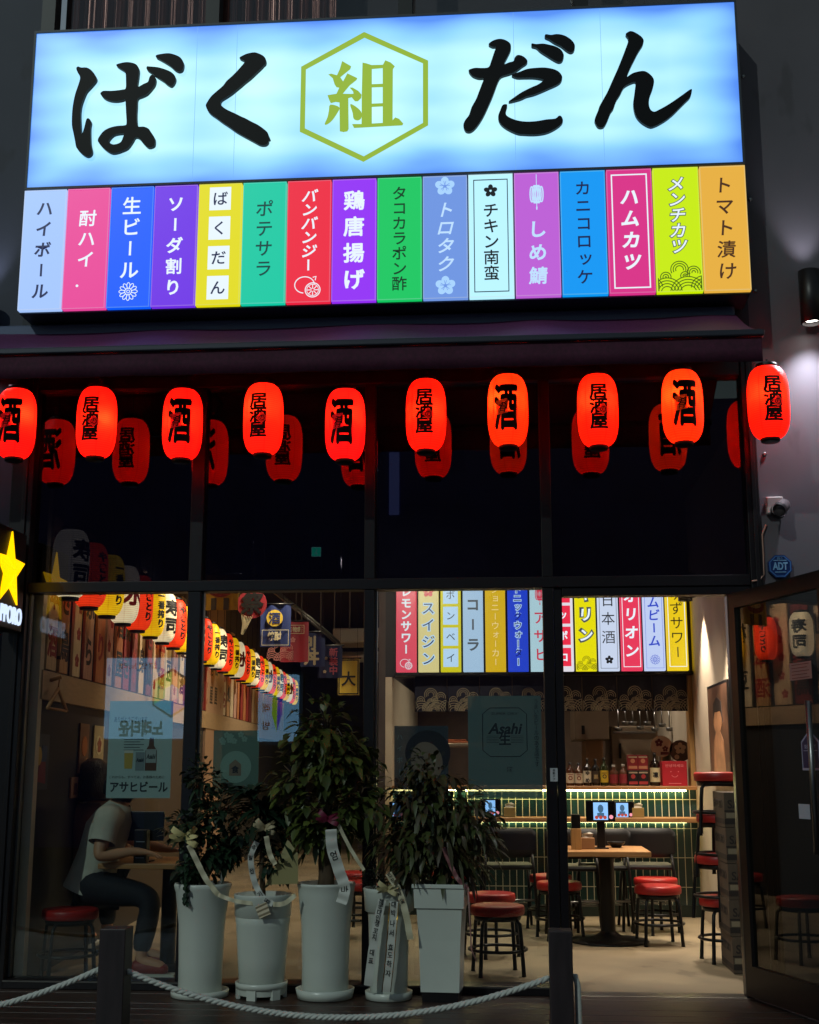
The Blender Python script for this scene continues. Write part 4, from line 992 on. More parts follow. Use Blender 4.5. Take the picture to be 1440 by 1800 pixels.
# ---- plank signs on the left wall
PLK = [('beige', '#b79a78'), ('red', '#9c3a2c'), ('pale pink', '#b68a78'), ('tan', '#ae8458'), ('dark red', '#6e2620'), ('orange', '#b06a3c'), ('cream', '#c8b595')]
WORDS = ['公園通り', '大漁祭', '枝豆', '酒処', '焼き鳥', '居酒屋', '刺身', '天ぷら', '生ビール', '鮨', '唐揚げ', '日本酒', '祭り', '串焼き']
zp0, zp1 = zb1+.012, zb1+.95; s = SL(76, 1150)[0]; i = 0
while s < 13.5:
    cn, hx_ = PLK[(i*3+i//5) % 7]; wd = random.uniform(.17, .23); zt = zp1+random.uniform(-.04, .04)
    c = P0+DLW*(s+wd/2); c = Vector((c.x, c.y, zp0))
    near = ORD[i]+' from the window' if i < 12 else None
    lab = f'{cn} upright plank sign with brush lettering, {near}' if near else 'small upright plank sign in the far part of the left wall row'
    t = thing('plank_sign', lab, 'plank sign', c, 'upright plank signs on the left wall')
    O = P0+Z3*0
    lbox(MB(), s, zp0, s+wd, zt, .004, .022).build('board', mat('plank_'+cn.replace(' ', '_'), hx_, .7, noise=.2, scale=9, stretch=(3, 3, 1)), t)
    if i < 26:
        a = Art(); wv = random.choice(WORDS); cx = s+wd/2
        if i % 3 == 2:
            for k in range(5): a.flower(cx+random.uniform(-.04, .04), zp0+.1+k*.17, .045, h=.0235)
            mt = mat('plank_flower', '#8e2a26', .7)
        else:
            a.vtext(wv, cx, zt-.03, zp0+.03, min(.2, .85/len(wv)), .03, h=.024); mt = mat('plank_ink', '#1a120e', .7) if i % 4 else mat('plank_red', '#8a1c18', .7)
        a.build('lettering', mt, t, O, DLW, Z3, NLW)
    s += wd+random.uniform(.05, .12); i += 1
# column interrupting the wall
s0, s1 = SL(362, 1240, .02)[0], SL(392, 1240, .02)[0]
tag(lbox(MB(), s0, FZ, s1, 3.3, 0, .024).build('wall_column', mat('column_tan', '#b08c70', .7)), 'tan square column on the left wall behind the lantern row', 'column')
# hook, hanger and pictures below the rail
sh, zh = SL(78, 1196)
tag(MB().tube([P0+DLW*sh+Z3*zh+NLW*.036, P0+DLW*sh+Z3*(zh+.02)+NLW*.1], .012, 10).build('wall_hook', WOOD), 'wooden peg hook on the pale rail', 'hook')
m = MB(); c = P0+DLW*sh+NLW*.085+Z3*(zh-.01)
m.tube([c+Z3*.02, c+Z3*.03+DLW*.02, c-Z3*.03], .004, 6); a1, a2 = c-Z3*.16-DLW*.2, c-Z3*.16+DLW*.2
m.tube([a1, c-Z3*.04, a2], .011, 8); m.tube([a1, a2], .008, 8)
tag(m.build('clothes_hanger', WOOD), 'empty wooden clothes hanger on the peg hook of the pale rail', 'hanger')
def wall_picture(px0, py0, px1, py1, lab, bg, parts, nm='wall_poster', off=.012):
    (s0, z0), (s1, z1) = SL(px0, py1, off), SL(px1, py0, off)
    zt = SL((px0+px1)/2, py0, off)[1]; zb = SL((px0+px1)/2, py1, off)[1]
    c = P0+DLW*(s0+s1)/2; t = thing(nm, lab, 'poster', Vector((c.x, c.y, zb)))
    lbox(MB(), s0, zb, s1, zt, .002, off).build('sheet', bg, t)
    for nm2, mt, fn in parts:
        a = Art(); fn(a, s0, zb, s1-s0, zt-zb); a.build(nm2, mt, t, P0+NLW*(off), DLW, Z3, NLW)
    return t
pc_ = lambda n, h: mat(n, h, .6)
wall_picture(58, 1290, 88, 1388, 'dark poster with a yellow and red figure on the lower left wall', pc_('poster_slate', '#33363f'),
  [('red_shape', pc_('poster_red', '#7c2430'), lambda a, x, z, w, h: a.poly([(x+w*.2,z+h*.15),(x+w*.8,z+h*.1),(x+w*.75,z+h*.5),(x+w*.35,z+h*.5)], h=.003)),
   ('blue_shape', pc_('poster_blue', '#33486e'), lambda a, x, z, w, h: a.poly([(x+w*.4,z+h*.5),(x+w*.8,z+h*.45),(x+w*.85,z+h*.78),(x+w*.5,z+h*.8)], h=.002)),
   ('yellow_shape', pc_('poster_yellow', '#b89640'), lambda a, x, z, w, h: a.disc(x+w*.25, z+h*.6, w*.2, 20, .004, ry=h*.17))])
wall_picture(138, 1272, 158, 1360, 'brown hanging scroll with an orange oval on the left wall', pc_('scroll_brown', '#6e4a38'),
  [('oval', pc_('scroll_orange', '#b0602c'), lambda a, x, z, w, h: a.disc(x+w*.5, z+h*.55, w*.3, 22, .003, ry=h*.2))])
wall_picture(163, 1276, 184, 1352, 'cream hanging scroll with a pale oval crest on the left wall', pc_('scroll_cream', '#a39570'),
  [('oval', pc_('scroll_pale', '#c2b48e'), lambda a, x, z, w, h: a.disc(x+w*.5, z+h*.55, w*.33, 22, .003, ry=h*.22)),
   ('crest', pc_('scroll_red', '#8a4030'), lambda a, x, z, w, h: a.flower(x+w*.5, z+h*.55, w*.2, .005))])
wall_picture(124, 1366, 150, 1402, 'small pinkish notice board low on the left wall', pc_('notice_tan', '#8a6450'),
  [('bottle_print', pc_('print_dark', '#3a1c1c'), lambda a, x, z, w, h: (a.rect(x+w*.2,z+h*.15,x+w*.4,z+h*.7,.002), a.rect(x+w*.6,z+h*.2,x+w*.75,z+h*.8,.002)))])

# ---- lantern string along the left wall
IR, IH = .108, .2
IB = lantern_mesh('body', IR, IH, 30)
irad = lambda z: lrad(z, IR, IH)
icap = MB().lathe([(0, IH-.004), (.062, IH-.003), (.062, IH+.016), (0, IH+.016)], seg=24).mesh('top_cap')
icb = MB().lathe([(0, -IH-.018), (.055, -IH-.018), (.058, -IH), (0, -IH+.002)], seg=24).mesh('bottom_cap')
ITX = {}
for kd, txt in (('white', '寿司'), ('red', 'やきとり'), ('yellow', '一番搾り'), ('ice', '氷')):
    a = Art(); a.vtext(txt, 0, .14, -.14, .26/len(txt) if len(txt) > 1 else .17, .05, h=.0015, sx=1.15)
    me = bpy.data.meshes.new('lettering'); me.from_pydata([(x, -h, y) for x, y, h in a.v], [], a.f); bend(me, irad); ITX[kd] = me
LCOL = {'white': ('#ffe9c0', .85), 'red': ('#ff3a14', 1.05), 'yellow': ('#ffc810', .95)}
off_ = .15; cnt = {'white': 0, 'red': 0, 'yellow': 0}
zl_ = SL(150, 1064, off_)[1]+IH
s = SL(124, 1000, off_)[0]
while (P0+NLW*off_+DLW*s).y < .185: s += .01
for i in range(30):
    cn = ('white', 'red', 'yellow')[i % 3]; c = P0+NLW*off_+DLW*s; c.z = zl_
    if i == 0: lab = 'white paper lantern with black lettering nearest the window in the indoor string'
    else: lab = f'{cn} paper lantern in the indoor string, {ORD[cnt[cn]]} {cn} one from the window'
    cnt[cn] += 1
    t = thing('paper_lantern', lab, 'lantern', c, 'paper lanterns strung along the left wall')
    hx_, st = LCOL[cn]
    link('body', IB.copy(), lantern_mat('indoor_'+cn, hx_, st, IH, 30), t)
    kd = 'ice' if (cn == 'white' and cnt['white'] % 2 == 0) else cn
    o = link('lettering', ITX[kd].copy(), mat('lantern_red_ink', '#9c1420', .6) if kd == 'ice' else LINK_, t); o.rotation_euler.z = R(62)
    link('top_cap', icap, CAPM, t); link('bottom_cap', icb, CAPM, t)
    MB().tube([(0,0,IH+.015), (0,0,3.38-zl_)], .003, 5).build('cord', CAPM, t, local=True)
    s += .46

# ---- banners, fan and fittings overhead
def banner(px0, py0, px1, py1, Y, lab, bg, arts, nm='hanging_banner', cat='banner'):
    p0, p1 = A(px0, py1, Y), A(px1, py0, Y); w_, h_ = p1.x-p0.x, p1.z-p0.z
    t = thing(nm, lab, cat, ((p0.x+p1.x)/2, Y, p0.z))
    v = []; f = []; n = 14
    for i in range(n+1):
        for z in (p0.z, p1.z): v.append((p0.x+w_*i/n, Y+.006*math.sin(i*.9), z))
    for i in range(n): f.append((2*i, 2*i+2, 2*i+3, 2*i+1))
    MB().add(v, f, True).build('cloth', bg, t)
    MB().tube([(p0.x-.02, Y, p1.z+.006), (p1.x+.02, Y, p1.z+.006)], .008, 8).build('rod', BLK, t)
    MB().tube([(p0.x+.02, Y, p1.z+.006), (p0.x+.02, Y, 3.4)], .002, 5).tube([(p1.x-.02, Y, p1.z+.006), (p1.x-.02, Y, 3.4)], .002, 5).build('cord', BLK, t)
    for nm2, mt, fn in arts:
        a = Art(); fn(a, w_, h_); a.build(nm2, mt, t, (p0.x, Y-.008, p0.z))
    return t
YEL = pc_('banner_yellow', '#c8a838'); CRM = pc_('banner_cream', '#c9bd9c'); NAV = pc_('banner_navy', '#1c2c62'); CRD = pc_('banner_red', '#9c2430')
banner(457, 1063, 512, 1137, 3.4, 'navy hanging banner with a yellow disc and cream brush lettering', NAV,
  [('disc', YEL, lambda a, w, h: a.disc(w*.47, h*.68, w*.27, 28, .001)), ('disc_lettering', NAV, lambda a, w, h: a.char('酒', w*.47, h*.68, w*.4, .02, h=.003)),
   ('lettering', CRM, lambda a, w, h: (a.fit('焼酎', w*.25, h*.14, w*.7, h*.36, .03), a.frame(w*.06, h*.03, w*.94, h*.4, .004)))])
banner(492, 1093, 543, 1164, 4.0, 'red hanging banner with a pale wave crest, behind the navy disc banner', CRD,
  [('print', pc_('banner_rose', '#c47f78'), lambda a, w, h: (waves(a, w*.95, h, h*.04, .006, .002), a.flower(w*.45, h*.55, w*.1))), ('lettering', CRM, lambda a, w, h: (a.fit('名物麺', w*.25, h*.74, w*.8, h*.88, .02), a.frame(w*.2, h*.7, w*.85, h*.92, .005)))])
banner(528, 1112, 572, 1172, 4.7, 'dark blue hanging banner with large white lettering', NAV,
  [('lettering', CRM, lambda a, w, h: (a.char('別', w*.35, h*.7, w*.6, .05), a.char('丼', w*.45, h*.28, w*.65, .05)))])
banner(558, 1136, 602, 1192, 5.2, 'dark blue hanging banner with a red and white wording column', pc_('banner_indigo', '#1b2450'),
  [('lettering', pc_('banner_pink', '#c46070'), lambda a, w, h: a.vtext('新装中', w*.65, h*.95, h*.1, w*.36, .04)), ('dots', CRM, lambda a, w, h: [a.flower(w*x, h*y, w*.07) for x, y in ((.2,.8),(.15,.45),(.3,.2),(.35,.62))])])
banner(594, 1158, 632, 1222, 6.0, 'yellow framed sign with black brush figure at the back', YEL,
  [('lettering', pc_('print_black', '#15120f'), lambda a, w, h: (a.char('大', w*.5, h*.45, w*.7, .03), a.frame(w*.03, h*.02, w*.97, h*.98, .012)))], 'hanging_sign', 'sign')
t = banner(355, 1010, 420, 1073, 3.1, 'yellow and grey striped hanging banner above the first lanterns', YEL,
  [('stripes', pc_('banner_grey', '#4a4a50'), lambda a, w, h: [a.rect(w*x, 0, w*(x+.15), h*.34, .002) for x in (.25, .6)]), ('figure', pc_('banner_maroon', '#8c3030'), lambda a, w, h: a.disc(w*.5, h*.6, w*.36, 26, .0015, ry=h*.24)), ('pale_band', CRM, lambda a, w, h: a.disc(w*.52, h*.62, w*.24, 22, .003, ry=h*.1))])
q = A(443, 1062, 3.3); rf = .125
t = thing('festival_fan', 'round red festival fan with one black character on a pale ribbed handle', 'fan', q)
MB().lathe([(0,-.004),(rf,-.004),(rf,.004),(0,.004)], (0,0,0), 36, cap=False)
a = Art(); a.disc(0, 0, rf, 40, .004, ry=rf*.95); a.build('disc', CRD, t, q)
a = Art(); a.char('祭', 0, .005, .19, .05, .1, h=.007); a.build('lettering', pc_('print_black', '#15120f'), t, q)
a = Art(); hb = (-.06, -.24)
for k in range(7): an = -2.3+k*.17; a.ribbon([hb, (.1*math.cos(an)-.02, .1*math.sin(an)-.0)], .006, .006)
a.ribbon([(-.06, -.13), (-.075, -.25)], .02, .008); a.build('handle', CRM, t, q)
MB().tube([q+Z3*.12, Vector((q.x, q.y, 3.4))], .002, 5).build('cord', BLK, t)
# exit light, pipe and duct high up
q = A(556, 970, 5.0)
t = thing('exit_light', 'small green lit exit sign hanging high behind the dark upper pane', 'exit sign', q)
MB().bbox(q.x-.042, q.y, q.z-.042, q.x+.042, q.y+.03, q.z+.042, .004).build('panel', glow('exit_green', '#0fae78', 5), t)
a = Art(); a.frame(-.046, -.046, .046, .046, .005, .002); a.disc(.005, .018, .008, 12, .002); a.ribbon([(.002,.008),(-.002,-.01),(.012,-.026)], .008, .002); a.ribbon([(-.002,-.008),(-.018,-.022)], .007, .0022)
a.build('pictogram', glow('exit_pale', '#9af0c8', 2.0), t, q)
MB().tube([q+Z3*.04+Vector((0,.015,0)), Vector((q.x, q.y+.015, 3.4))], .006, 6).build('rod', BLK, t)
q = A(432, 880, 4.0)
t = thing('ceiling_duct', 'grey round duct with a square box behind the second upper pane', 'duct', (q.x, 4, 3))
MB().tube([(q.x, 4, 2.55), (q.x, 4, 3.4)], .06, 18).build('pipe', mat('duct_grey', '#6d7480', .4, metal=.7), t)
MB().bbox(q.x-.09, 3.9, 2.75, q.x+.09, 4.1, 2.95).build('box', MATS['duct_grey'], t)
q0, q1 = A(585, 1104, 7), A(642, 1130, 7)
t = thing('ceiling_unit', 'white ceiling air unit at the back of the shop', 'air unit', ((q0.x+q1.x)/2, 7, q1.z))
MB().bbox(q0.x, 7, q1.z, q1.x+.3, 7.6, q0.z, .02).build('body', mat('unit_white', '#aaa79f', .5), t)
MB().tube([(q0.x-.05, 7.2, q1.z-.14), (q1.x+.3, 7.2, q1.z-.14)], .06, 16).build('pipe', mat('pipe_silver', '#9a9a98', .3, metal=.8), t)
t = thing('hanging_rail', 'thin grey rods and sloping cable tray hanging from the ceiling', 'rail', A(560, 1100, 4.5))
m = MB()
for px in (520, 530, 564, 588, 615): q = A(px, 1105, 4.5); m.tube([q, (q.x, q.y, 3.4)], .006, 6)
m.tube([A(475, 1035, 4.4), A(570, 1112, 4.6), A(590, 1130, 4.7)], .012, 8); m.tube([A(482, 1035, 4.4), A(577, 1112, 4.6), A(597, 1130, 4.7)], .012, 8)
m.build('rods', mat('rod_grey', '#6a665f', .4, metal=.6), t)

# ---- kitchen block: front wall, tiled counter, ledge, shelf
KX0 = A(690, 1300, BY).x
def tile_mat():
    m = bpy.data.materials.new('green_tile'); m.use_nodes = True; n = m.node_tree.nodes; l = m.node_tree.links; p = n['Principled BSDF']
    tc = n.new('ShaderNodeTexCoord'); mp = n.new('ShaderNodeMapping'); mp.inputs['Rotation'].default_value = (R(-90), 0, R(0))
    sp = n.new('ShaderNodeSeparateXYZ'); cb = n.new('ShaderNodeCombineXYZ'); l.new(tc.outputs['Object'], sp.inputs[0]); l.new(sp.outputs[2], cb.inputs[0]); l.new(sp.outputs[0], cb.inputs[1])
    br = n.new('ShaderNodeTexBrick'); br.offset = 0; br.inputs['Scale'].default_value = 1; br.inputs['Brick Width'].default_value = .228; br.inputs['Row Height'].default_value = .0562
    br.inputs['Mortar Size'].default_value = .0028; br.inputs['Mortar Smooth'].default_value = .1; br.inputs['Bias'].default_value = 0
    br.inputs['Color1'].default_value = lin('#1d3838'); br.inputs['Color2'].default_value = lin('#28484a'); br.inputs['Mortar'].default_value = lin('#d8dcc8')
    l.new(cb.outputs[0], br.inputs[0]); l.new(br.outputs[0], p.inputs['Base Color'])
    mr = n.new('ShaderNodeMapRange'); mr.inputs[3].default_value = .18; mr.inputs[4].default_value = .8; l.new(br.outputs['Fac'], mr.inputs[0]); l.new(mr.outputs[0], p.inputs['Roughness'])
    bu = n.new('ShaderNodeBump'); bu.inputs['Strength'].default_value = .5; bu.inputs['Distance'].default_value = .004; bu.invert = True; l.new(br.outputs['Fac'], bu.inputs['Height']); l.new(bu.outputs[0], p.inputs['Normal'])
    return m
ZSH = A(1100, 1382, BY-.05).z; ZLE = A(1100, 1438, BY-.26).z; ZOP = A(1100, 1188, BY).z
LED = glow('led_warm', '#ffee9e', 24)
t = thing('tiled_counter', 'dark green tiled bar front with oak ledge and glowing strip under its shelf', 'bar counter', ((KX0+RX)/2, BY, FZ))
MB().box(KX0, BY, FZ, RX-.001, BY+.12, ZSH-.03).build('tile_front', tile_mat(), t)
MB().box(KX0, BY-.012, FZ, RX-.001, BY-.001, FZ+.09).build('plinth', mat('plinth_green', '#1a2a26', .4), t)
MB().bbox(KX0, BY-.27, ZLE-.035, RX-.001, BY-.001, ZLE, .004).build('ledge', WOOD, t)
MB().bbox(KX0, BY-.06, ZSH-.029, RX-.001, BY+.42, ZSH, .004).build('shelf', WOOD, t)
MB().box(KX0+.02, BY-.045, ZSH-.041, RX-.09, BY-.03, ZSH-.0295).build('led_strip', LED, t)
MB().box(KX0+.02, BY-.02, ZLE-.046, RX-.09, BY-.008, ZLE-.0355).build('ledge_led', glow('led_low', '#fff2a8', 15), t)
xr = A(1212, 1300, BY).x
t = thing('kitchen_wall', 'dark front wall of the kitchen with a wide serving hatch above the bar', 'wall', (.2, BY, ZOP))
MB().box(KX0-.06, BY, ZOP, RX-.001, BY+.12, 3.39).build('bulkhead', mat('bulkhead_navy', '#14151d', .6), t)
MB().bbox(KX0-.06, BY-.004, FZ, KX0-.001, BY+.14, ZOP-.001, .003).build('post', WALLB, t)
MB().bbox(xr, BY-.02, ZSH+.001, RX-.001, BY+.14, ZOP-.001, .003).build('oak_post', WOODZ, t)
MB().box(KX0-.06, BY+.121, FZ, KX0, 6.6, ZOP).build('side_wall', WALLB, t)
MB().box(KX0-.06, 6.6, FZ, RX, 6.7, 3.39).build('rear_wall', mat('kitchen_wall_brown', '#5c4a3c', .6, noise=.15), t)
MB().box(KX0-.12, BY+.02, FZ, KX0-.061, 6.6, 3.39).build('outer_side', mat('taupe', '#4a413e', .7, noise=.12), t)
# noren along the hatch top
def noren(px0, px1, lab, n):
    x0, x1 = A(px0, 1200, BY-.03).x, A(px1, 1200, BY-.03).x; zt = ZOP+.03; zb = A(1100, 1250, BY-.03).z
    t = thing('noren_curtain', lab, 'curtain', ((x0+x1)/2, BY-.03, zb)); cw = (x1-x0)/n
    for k in range(n):
        v = []; f = []
        for i in range(11):
            xx = x0+cw*k+.003+(cw-.006)*i/10
            for z in (zb, zt): v.append((xx, BY-.03+.006*math.sin(i*.8+k), z))
        for i in range(10): f.append((2*i, 2*i+2, 2*i+3, 2*i+1))
        o = MB().add(v, f, True).build('panel', mat('noren_navy', '#11142a', .8), t)
        a = Art(); waves(a, cw-.01, .2, .004, .005, .002); waves(a, (cw-.01)*.55, .2, .004, .004, .0032)
        a.build('wave_print', mat('noren_cream', '#9c927e', .8), o, (x0+cw*(k+.5), BY-.04, zb))
noren(729, 958, 'navy split curtain with cream waves over the left half of the serving hatch', 4)
noren(962, 1208, 'navy split curtain with cream waves over the right half of the serving hatch', 4)

# ---- lit menu boxes above the bar
MY = BY-.16
m0, m1 = A(714, 1100, MY), A(1190, 1100, MY); st = (m1.x-m0.x)/12; zb = A(950, 1180, MY).z; zt = A(950, 1023, MY).z; mw = st*.9; hh = zt-zb
IM = [('レモンサワー', '#f04a64', WHT, 'red lit bar menu box with white lettering and a lemon at its foot'),
 ('スイジン', '#ead893', NVY, 'cream lit bar menu box with navy lettering and a red flower on top'),
 ('ボンベイ', '#e2d40e', INK, 'yellow lit bar menu box with pale squares holding letters'),
 ('コーラ', '#b3d2f2', glow('ink_grey', '#5c6670', .7), 'pale blue lit bar menu box with three thick grey letters'),
 ('ジョニーウォーカー', '#eabb12', glow('lit_peach', '#f7dca0', 1), 'amber lit bar menu box with a long thin column of pale letters'),
 ('トニックウォーター', '#2246dc', glow('lit_ice', '#b7d4ff', 1), 'deep blue lit bar menu box with a long column of pale letters'),
 ('アサヒ', '#bfe0ee', glow('ink_red', '#e03a56', .9), 'white lit bar menu box with red lettering and red lantern drawing beside the door post'),
 ('サッポロ', '#e8e4ee', WHT, 'white lit bar menu box with red squares holding white letters'),
 ('キリン', '#eee40e', WHT, 'yellow lit bar menu box with bold outlined lettering above waves'),
 ('日本酒', '#cfdcf4', INK, 'white lit bar menu box with thin dark border and three characters'),
 ('オリオン', '#f03c5e', WHT, 'crimson lit bar menu box with white lettering and border'),
 ('ジムビーム', '#c6d6fb', glow('ink_blue', '#2a48d0', .9), 'pale lit bar menu box with blue lettering above a blue flower crest'),
 ('ゆずサワー', '#f2cf1c', INK, 'golden lit bar menu box with white border nearest the right wall')]
for i, (txt, colr, ink, lab) in enumerate(IM):
    cx = m0.x+st*i; x0, x1 = cx-mw/2, cx+mw/2
    t = thing('menu_lightbox', lab, 'lit sign', (cx, MY, zb), 'lit menu boxes above the bar')
    MB().bbox(x0, MY, zb, x1, MY+.08, zt, .004).build('box', glow('box_'+colr[1:], colr, .92), t)
    O = (cx, MY, 0); a = Art(); b = Art(); nb = None; top, bot = zt-.02, zb+.04
    if i == 0: bot += .1; lemon(b, 0, zb+.06, .042, .004, .002); nb = ('lemon_drawing', ink)
    if i == 1: top -= .12; b.flower(0, zt-.07, .05); nb = ('red_flower', glow('ink_coral', '#e0505a', .9)); o_ = Art(); o_.vtext(txt, 0, top, bot, .115, .07, h=.002); o_.build('lettering_outline', glow('lit_pale', '#bfe0ff', 1), t, O)
    if i == 2 or i == 7:
        for k in range(4):
            zc_ = zt-.1-(hh-.11)/3.6*k; b.rect(-mw*.37, zc_-.075, mw*.37, zc_+.075, .002); a.char(txt[k], 0, zc_, .08, 0 if i == 2 else .03, h=.0035)
        nb = ('squares', PALE if i == 2 else glow('square_red', '#f0304c', .95))
    if i == 3: top -= .08; bot += .1
    if i == 5: o_ = Art(); o_.vtext(txt, 0, top, bot, .072, .09, h=.0018); o_.build('lettering_outline', ink, t, O)
    if i == 6: top -= .2; bot += .02; paper_lantern_icon(b, 0, zt-.1, .05, .005, .002); nb = ('lantern_drawing', ink)
    if i == 8: bot += .17; waves(b, mw-.006, .2, zb+.006, .0035, .002); nb = ('wave_drawing', glow('wave_olive', '#6a6a10', .8)); o_ = Art(); o_.vtext(txt, 0, top, bot, .13, .09, h=.002); o_.build('lettering_outline', glow('ink_slate', '#45515c', .8), t, O)
    if i == 9: top -= .06; bot += .16; b.frame(-mw*.42, zb+.02, mw*.42, zt-.02, .003); b.flower(0, zb+.09, .035, gap=.05); nb = ('border_and_flower', ink)
    if i in (10, 12): top -= .03; bot += .05; b.frame(-mw*.42, zb+.03, mw*.42, zt-.02, .005); nb = ('border', WHT)
    if i == 11: bot += .15; b.frame(-mw*.42, zb+.02, mw*.42, zt-.02, .0025); mum(b, 0, zb+.09, .04, .003, .002); nb = ('border_and_crest', ink)
    if i == 5: a.vtext(txt, 0, top, bot, .072, .0, h=.0034)
    elif i not in (2, 7): a.vtext(txt, 0, top, bot, min(.115, (top-bot)/len(txt)*.95), {0: .03, 3: .03, 8: .03, 10: .03, 11: .02, 6: .015}.get(i, .0), .1 if i in (8, 10, 11) else 0, h=.0034)
    if nb: b.build(nb[0], nb[1], t, O)
    a.build('lettering', MATS['ink_navy'] if i == 5 else ink, t, O)
t = thing('menu_rail', 'black rail carrying the lit menu boxes above the bar', 'rail', (.2, MY, zb-.03))
MB().bbox(m0.x-mw*.6, MY+.081, zb-.03, m1.x+mw*.7, MY+.13, zt, .004).bbox(m0.x-mw*.6, MY-.0, zb-.03, m1.x+mw*.7, MY+.08, zb-.004, .003).build('backing', BLK, t)

# ---- inside the kitchen
q0, q1 = A(1012, 1330, 4.9), A(1070, 1252, 4.9)
t = thing('extractor_hood', 'dull metal extractor cabinet hanging at the left of the kitchen hatch', 'hood', ((q0.x+q1.x)/2, 5.2, q0.z))
STL = mat('dull_steel', '#8a7a68', .4, metal=.5, noise=.1, scale=3)
MB().bbox(q0.x, 4.9, q0.z+.15, q1.x, 5.8, q1.z+.1, .01).build('body', STL, t); MB().bbox(q0.x+.1, 5.0, q0.z-.3, q1.x-.05, 5.7, q0.z+.149, .01).build('lower_case', mat('case_tan', '#8c6a4c', .6), t)
MB().bbox(q0.x+.06, 4.885, q0.z+.2, q0.x+.09, 4.899, q0.z+.28, .003).build('handle', BLK, t)
q0, q1 = A(1076, 1345, 5.2), A(1156, 1276, 5.2)
t = thing('fridge', 'grey steel kitchen cabinet behind the bottles', 'cabinet', ((q0.x+q1.x)/2, 5.5, FZ))
MB().bbox(q0.x, 5.2, FZ, q1.x, 6, q1.z, .012).build('body', STL, t); MB().bbox(q0.x+.02, 5.185, q1.z-.07, q1.x-.02, 5.199, q1.z-.05, .003).build('trim', MATS['steel'], t); MB().bbox(q0.x+.07, 5.17, q0.z+.06, q0.x+.09, 5.199, q0.z+.2, .004).build('handle', BLK, t)
q0 = A(1085, 1262, 5.3)
t = thing('ladle_rack', 'steel rack with hanging pans and ladles under the curtain', 'rack', q0)
m = MB(); xa, xb = A(1080, 1250, 5.1).x, A(1195, 1250, 5.1).x; zr = A(1100, 1248, 5.1).z; m.tube([(xa, 5.1, zr), (xb, 5.1, zr)], .01, 8); m.build('bar', MATS['steel'], t)
for k in range(9):
    xx = xa+(xb-xa)*(k+.5)/9; m = MB(); ln = random.uniform(.1, .18); m.tube([(xx, 5.09, zr), (xx, 5.09, zr-ln)], .006, 6); m.lathe([(.0, -.02), (.03, -.012), (.036, .015), (.03, .016)], (xx, 5.09, zr-ln-.01), 14, cap=False); m.build('ladle', MATS['steel'], t)
for (px, py, rp, lab, hexs) in ((1163, 1312, 20, 'pale round fan with a maroon print standing behind the bottles', '#b7a68c'), (1196, 1320, 20, 'darker round fan with a cream print behind the red box', '#4a3c34')):
    q = A(px, py, BY+.30); r_ = rp/209*.95
    t = thing('round_fan', lab, 'fan', (q.x, q.y, ZSH))
    a = Art(); a.disc(0, 0, r_, 36, .003, ry=r_*.97); a.build('disc', mat('fan_'+hexs[1:], hexs, .6), t, q)
    a = Art()
    if px < 1180: a.flower(-.02, .03, .035, .005); a.flower(.03, -.02, .026, .005); a.rect(-.01, -.07, .06, -.045, .0045)
    else: a.flower(.0, .02, .05, .005); a.disc(-.03, -.05, .02, 14, .005)
    a.build('print', mat('fan_maroon', '#5a2028', .6) if px < 1180 else mat('fan_cream', '#a8987c', .6), t, q)
    MB().tube([(q.x, q.y+.003, q.z-r_+.01), (q.x, q.y+.003, ZSH+.001)], .007, 8).build('handle', WOOD, t)
# ---- bottles on the shelf
def bottle(px, yoff, h, r, body, label_c, lab, cap='#1a1614', neck=.35, text=None, ink=None, shoulder=.62):
    q = A(px, 1378, BY+.1); x, y = q.x, BY+.1+yoff
    t = thing('liquor_bottle', lab, 'bottle', (x, y, ZSH), 'bottles lined up on the bar shelf')
    MB().lathe([(0,.001),(r*.95,.001),(r,.006),(r,h*shoulder),(r*.8,h*(shoulder+.09)),(r*neck,h*(shoulder+.16)),(r*neck,h*.93),(0,h*.93)], (x, y, ZSH), 24, cap=False).build('body', mat('bottle_'+body[1:], body, .12, spec=.6), t)
    MB().lathe([(r*neck*1.12,h*.9),(r*neck*1.12,h),(0,h)], (x, y, ZSH), 16, cap=False).build('cap', mat('cap_'+cap[1:], cap, .35), t)
    MB().lathe([(r*1.012,h*.12),(r*1.012,h*(shoulder-.08))], (x, y, ZSH), 24, cap=False).build('label', mat('label_'+label_c[1:], label_c, .55), t)
    if text:
        a = Art(); n_ = len(text); zc = h*(.12+shoulder-.08)/2
        if text == 'O': a.ring(0, 0, r*.4, r*.2, 18, .0015); a.rect(-r*.6, r*.75, r*.6, r*.9, .0015)
        else: a.vtext(text, 0, h*.26, -h*.26, min(r*1.15, h*.5/n_), .04, h=.0015)
        me = bpy.data.meshes.new('label_print'); me.from_pydata([(xx, -hh_, yy) for xx, yy, hh_ in a.v], [], a.f); bend(me, lambda z: r*1.014, step=.008); o = link('label_print', me, mat('ink', '#15151c') if not ink else mat('lab_ink_'+ink[1:], ink, .6), t); o.location = (0, 0, zc)
bottle(1003, 0, .19, .034, '#4a2412', '#cfc6b0', 'square labelled whisky bottle with black cap at the left end of the shelf', text='O', ink='#7a1c1c')
bottle(1018, .0, .185, .034, '#4c2611', '#cdc4ae', 'second whisky bottle with the same cream label beside the leftmost one', text='O', ink='#7a1c1c')
bottle(1033, 0, .225, .033, '#20140f', '#d8d2bc', 'dark sake bottle with tall white label and brush letters', text='ゆめ', neck=.3)
bottle(1048, 0, .22, .032, '#15120f', '#3a3028', 'dark sake bottle with dark label right of the white labelled one', text='黒', ink='#a89468', neck=.3)
bottle(1063, 0, .23, .033, '#28300f', '#d3b638', 'green whiskey bottle with yellow label', text='O', neck=.32)
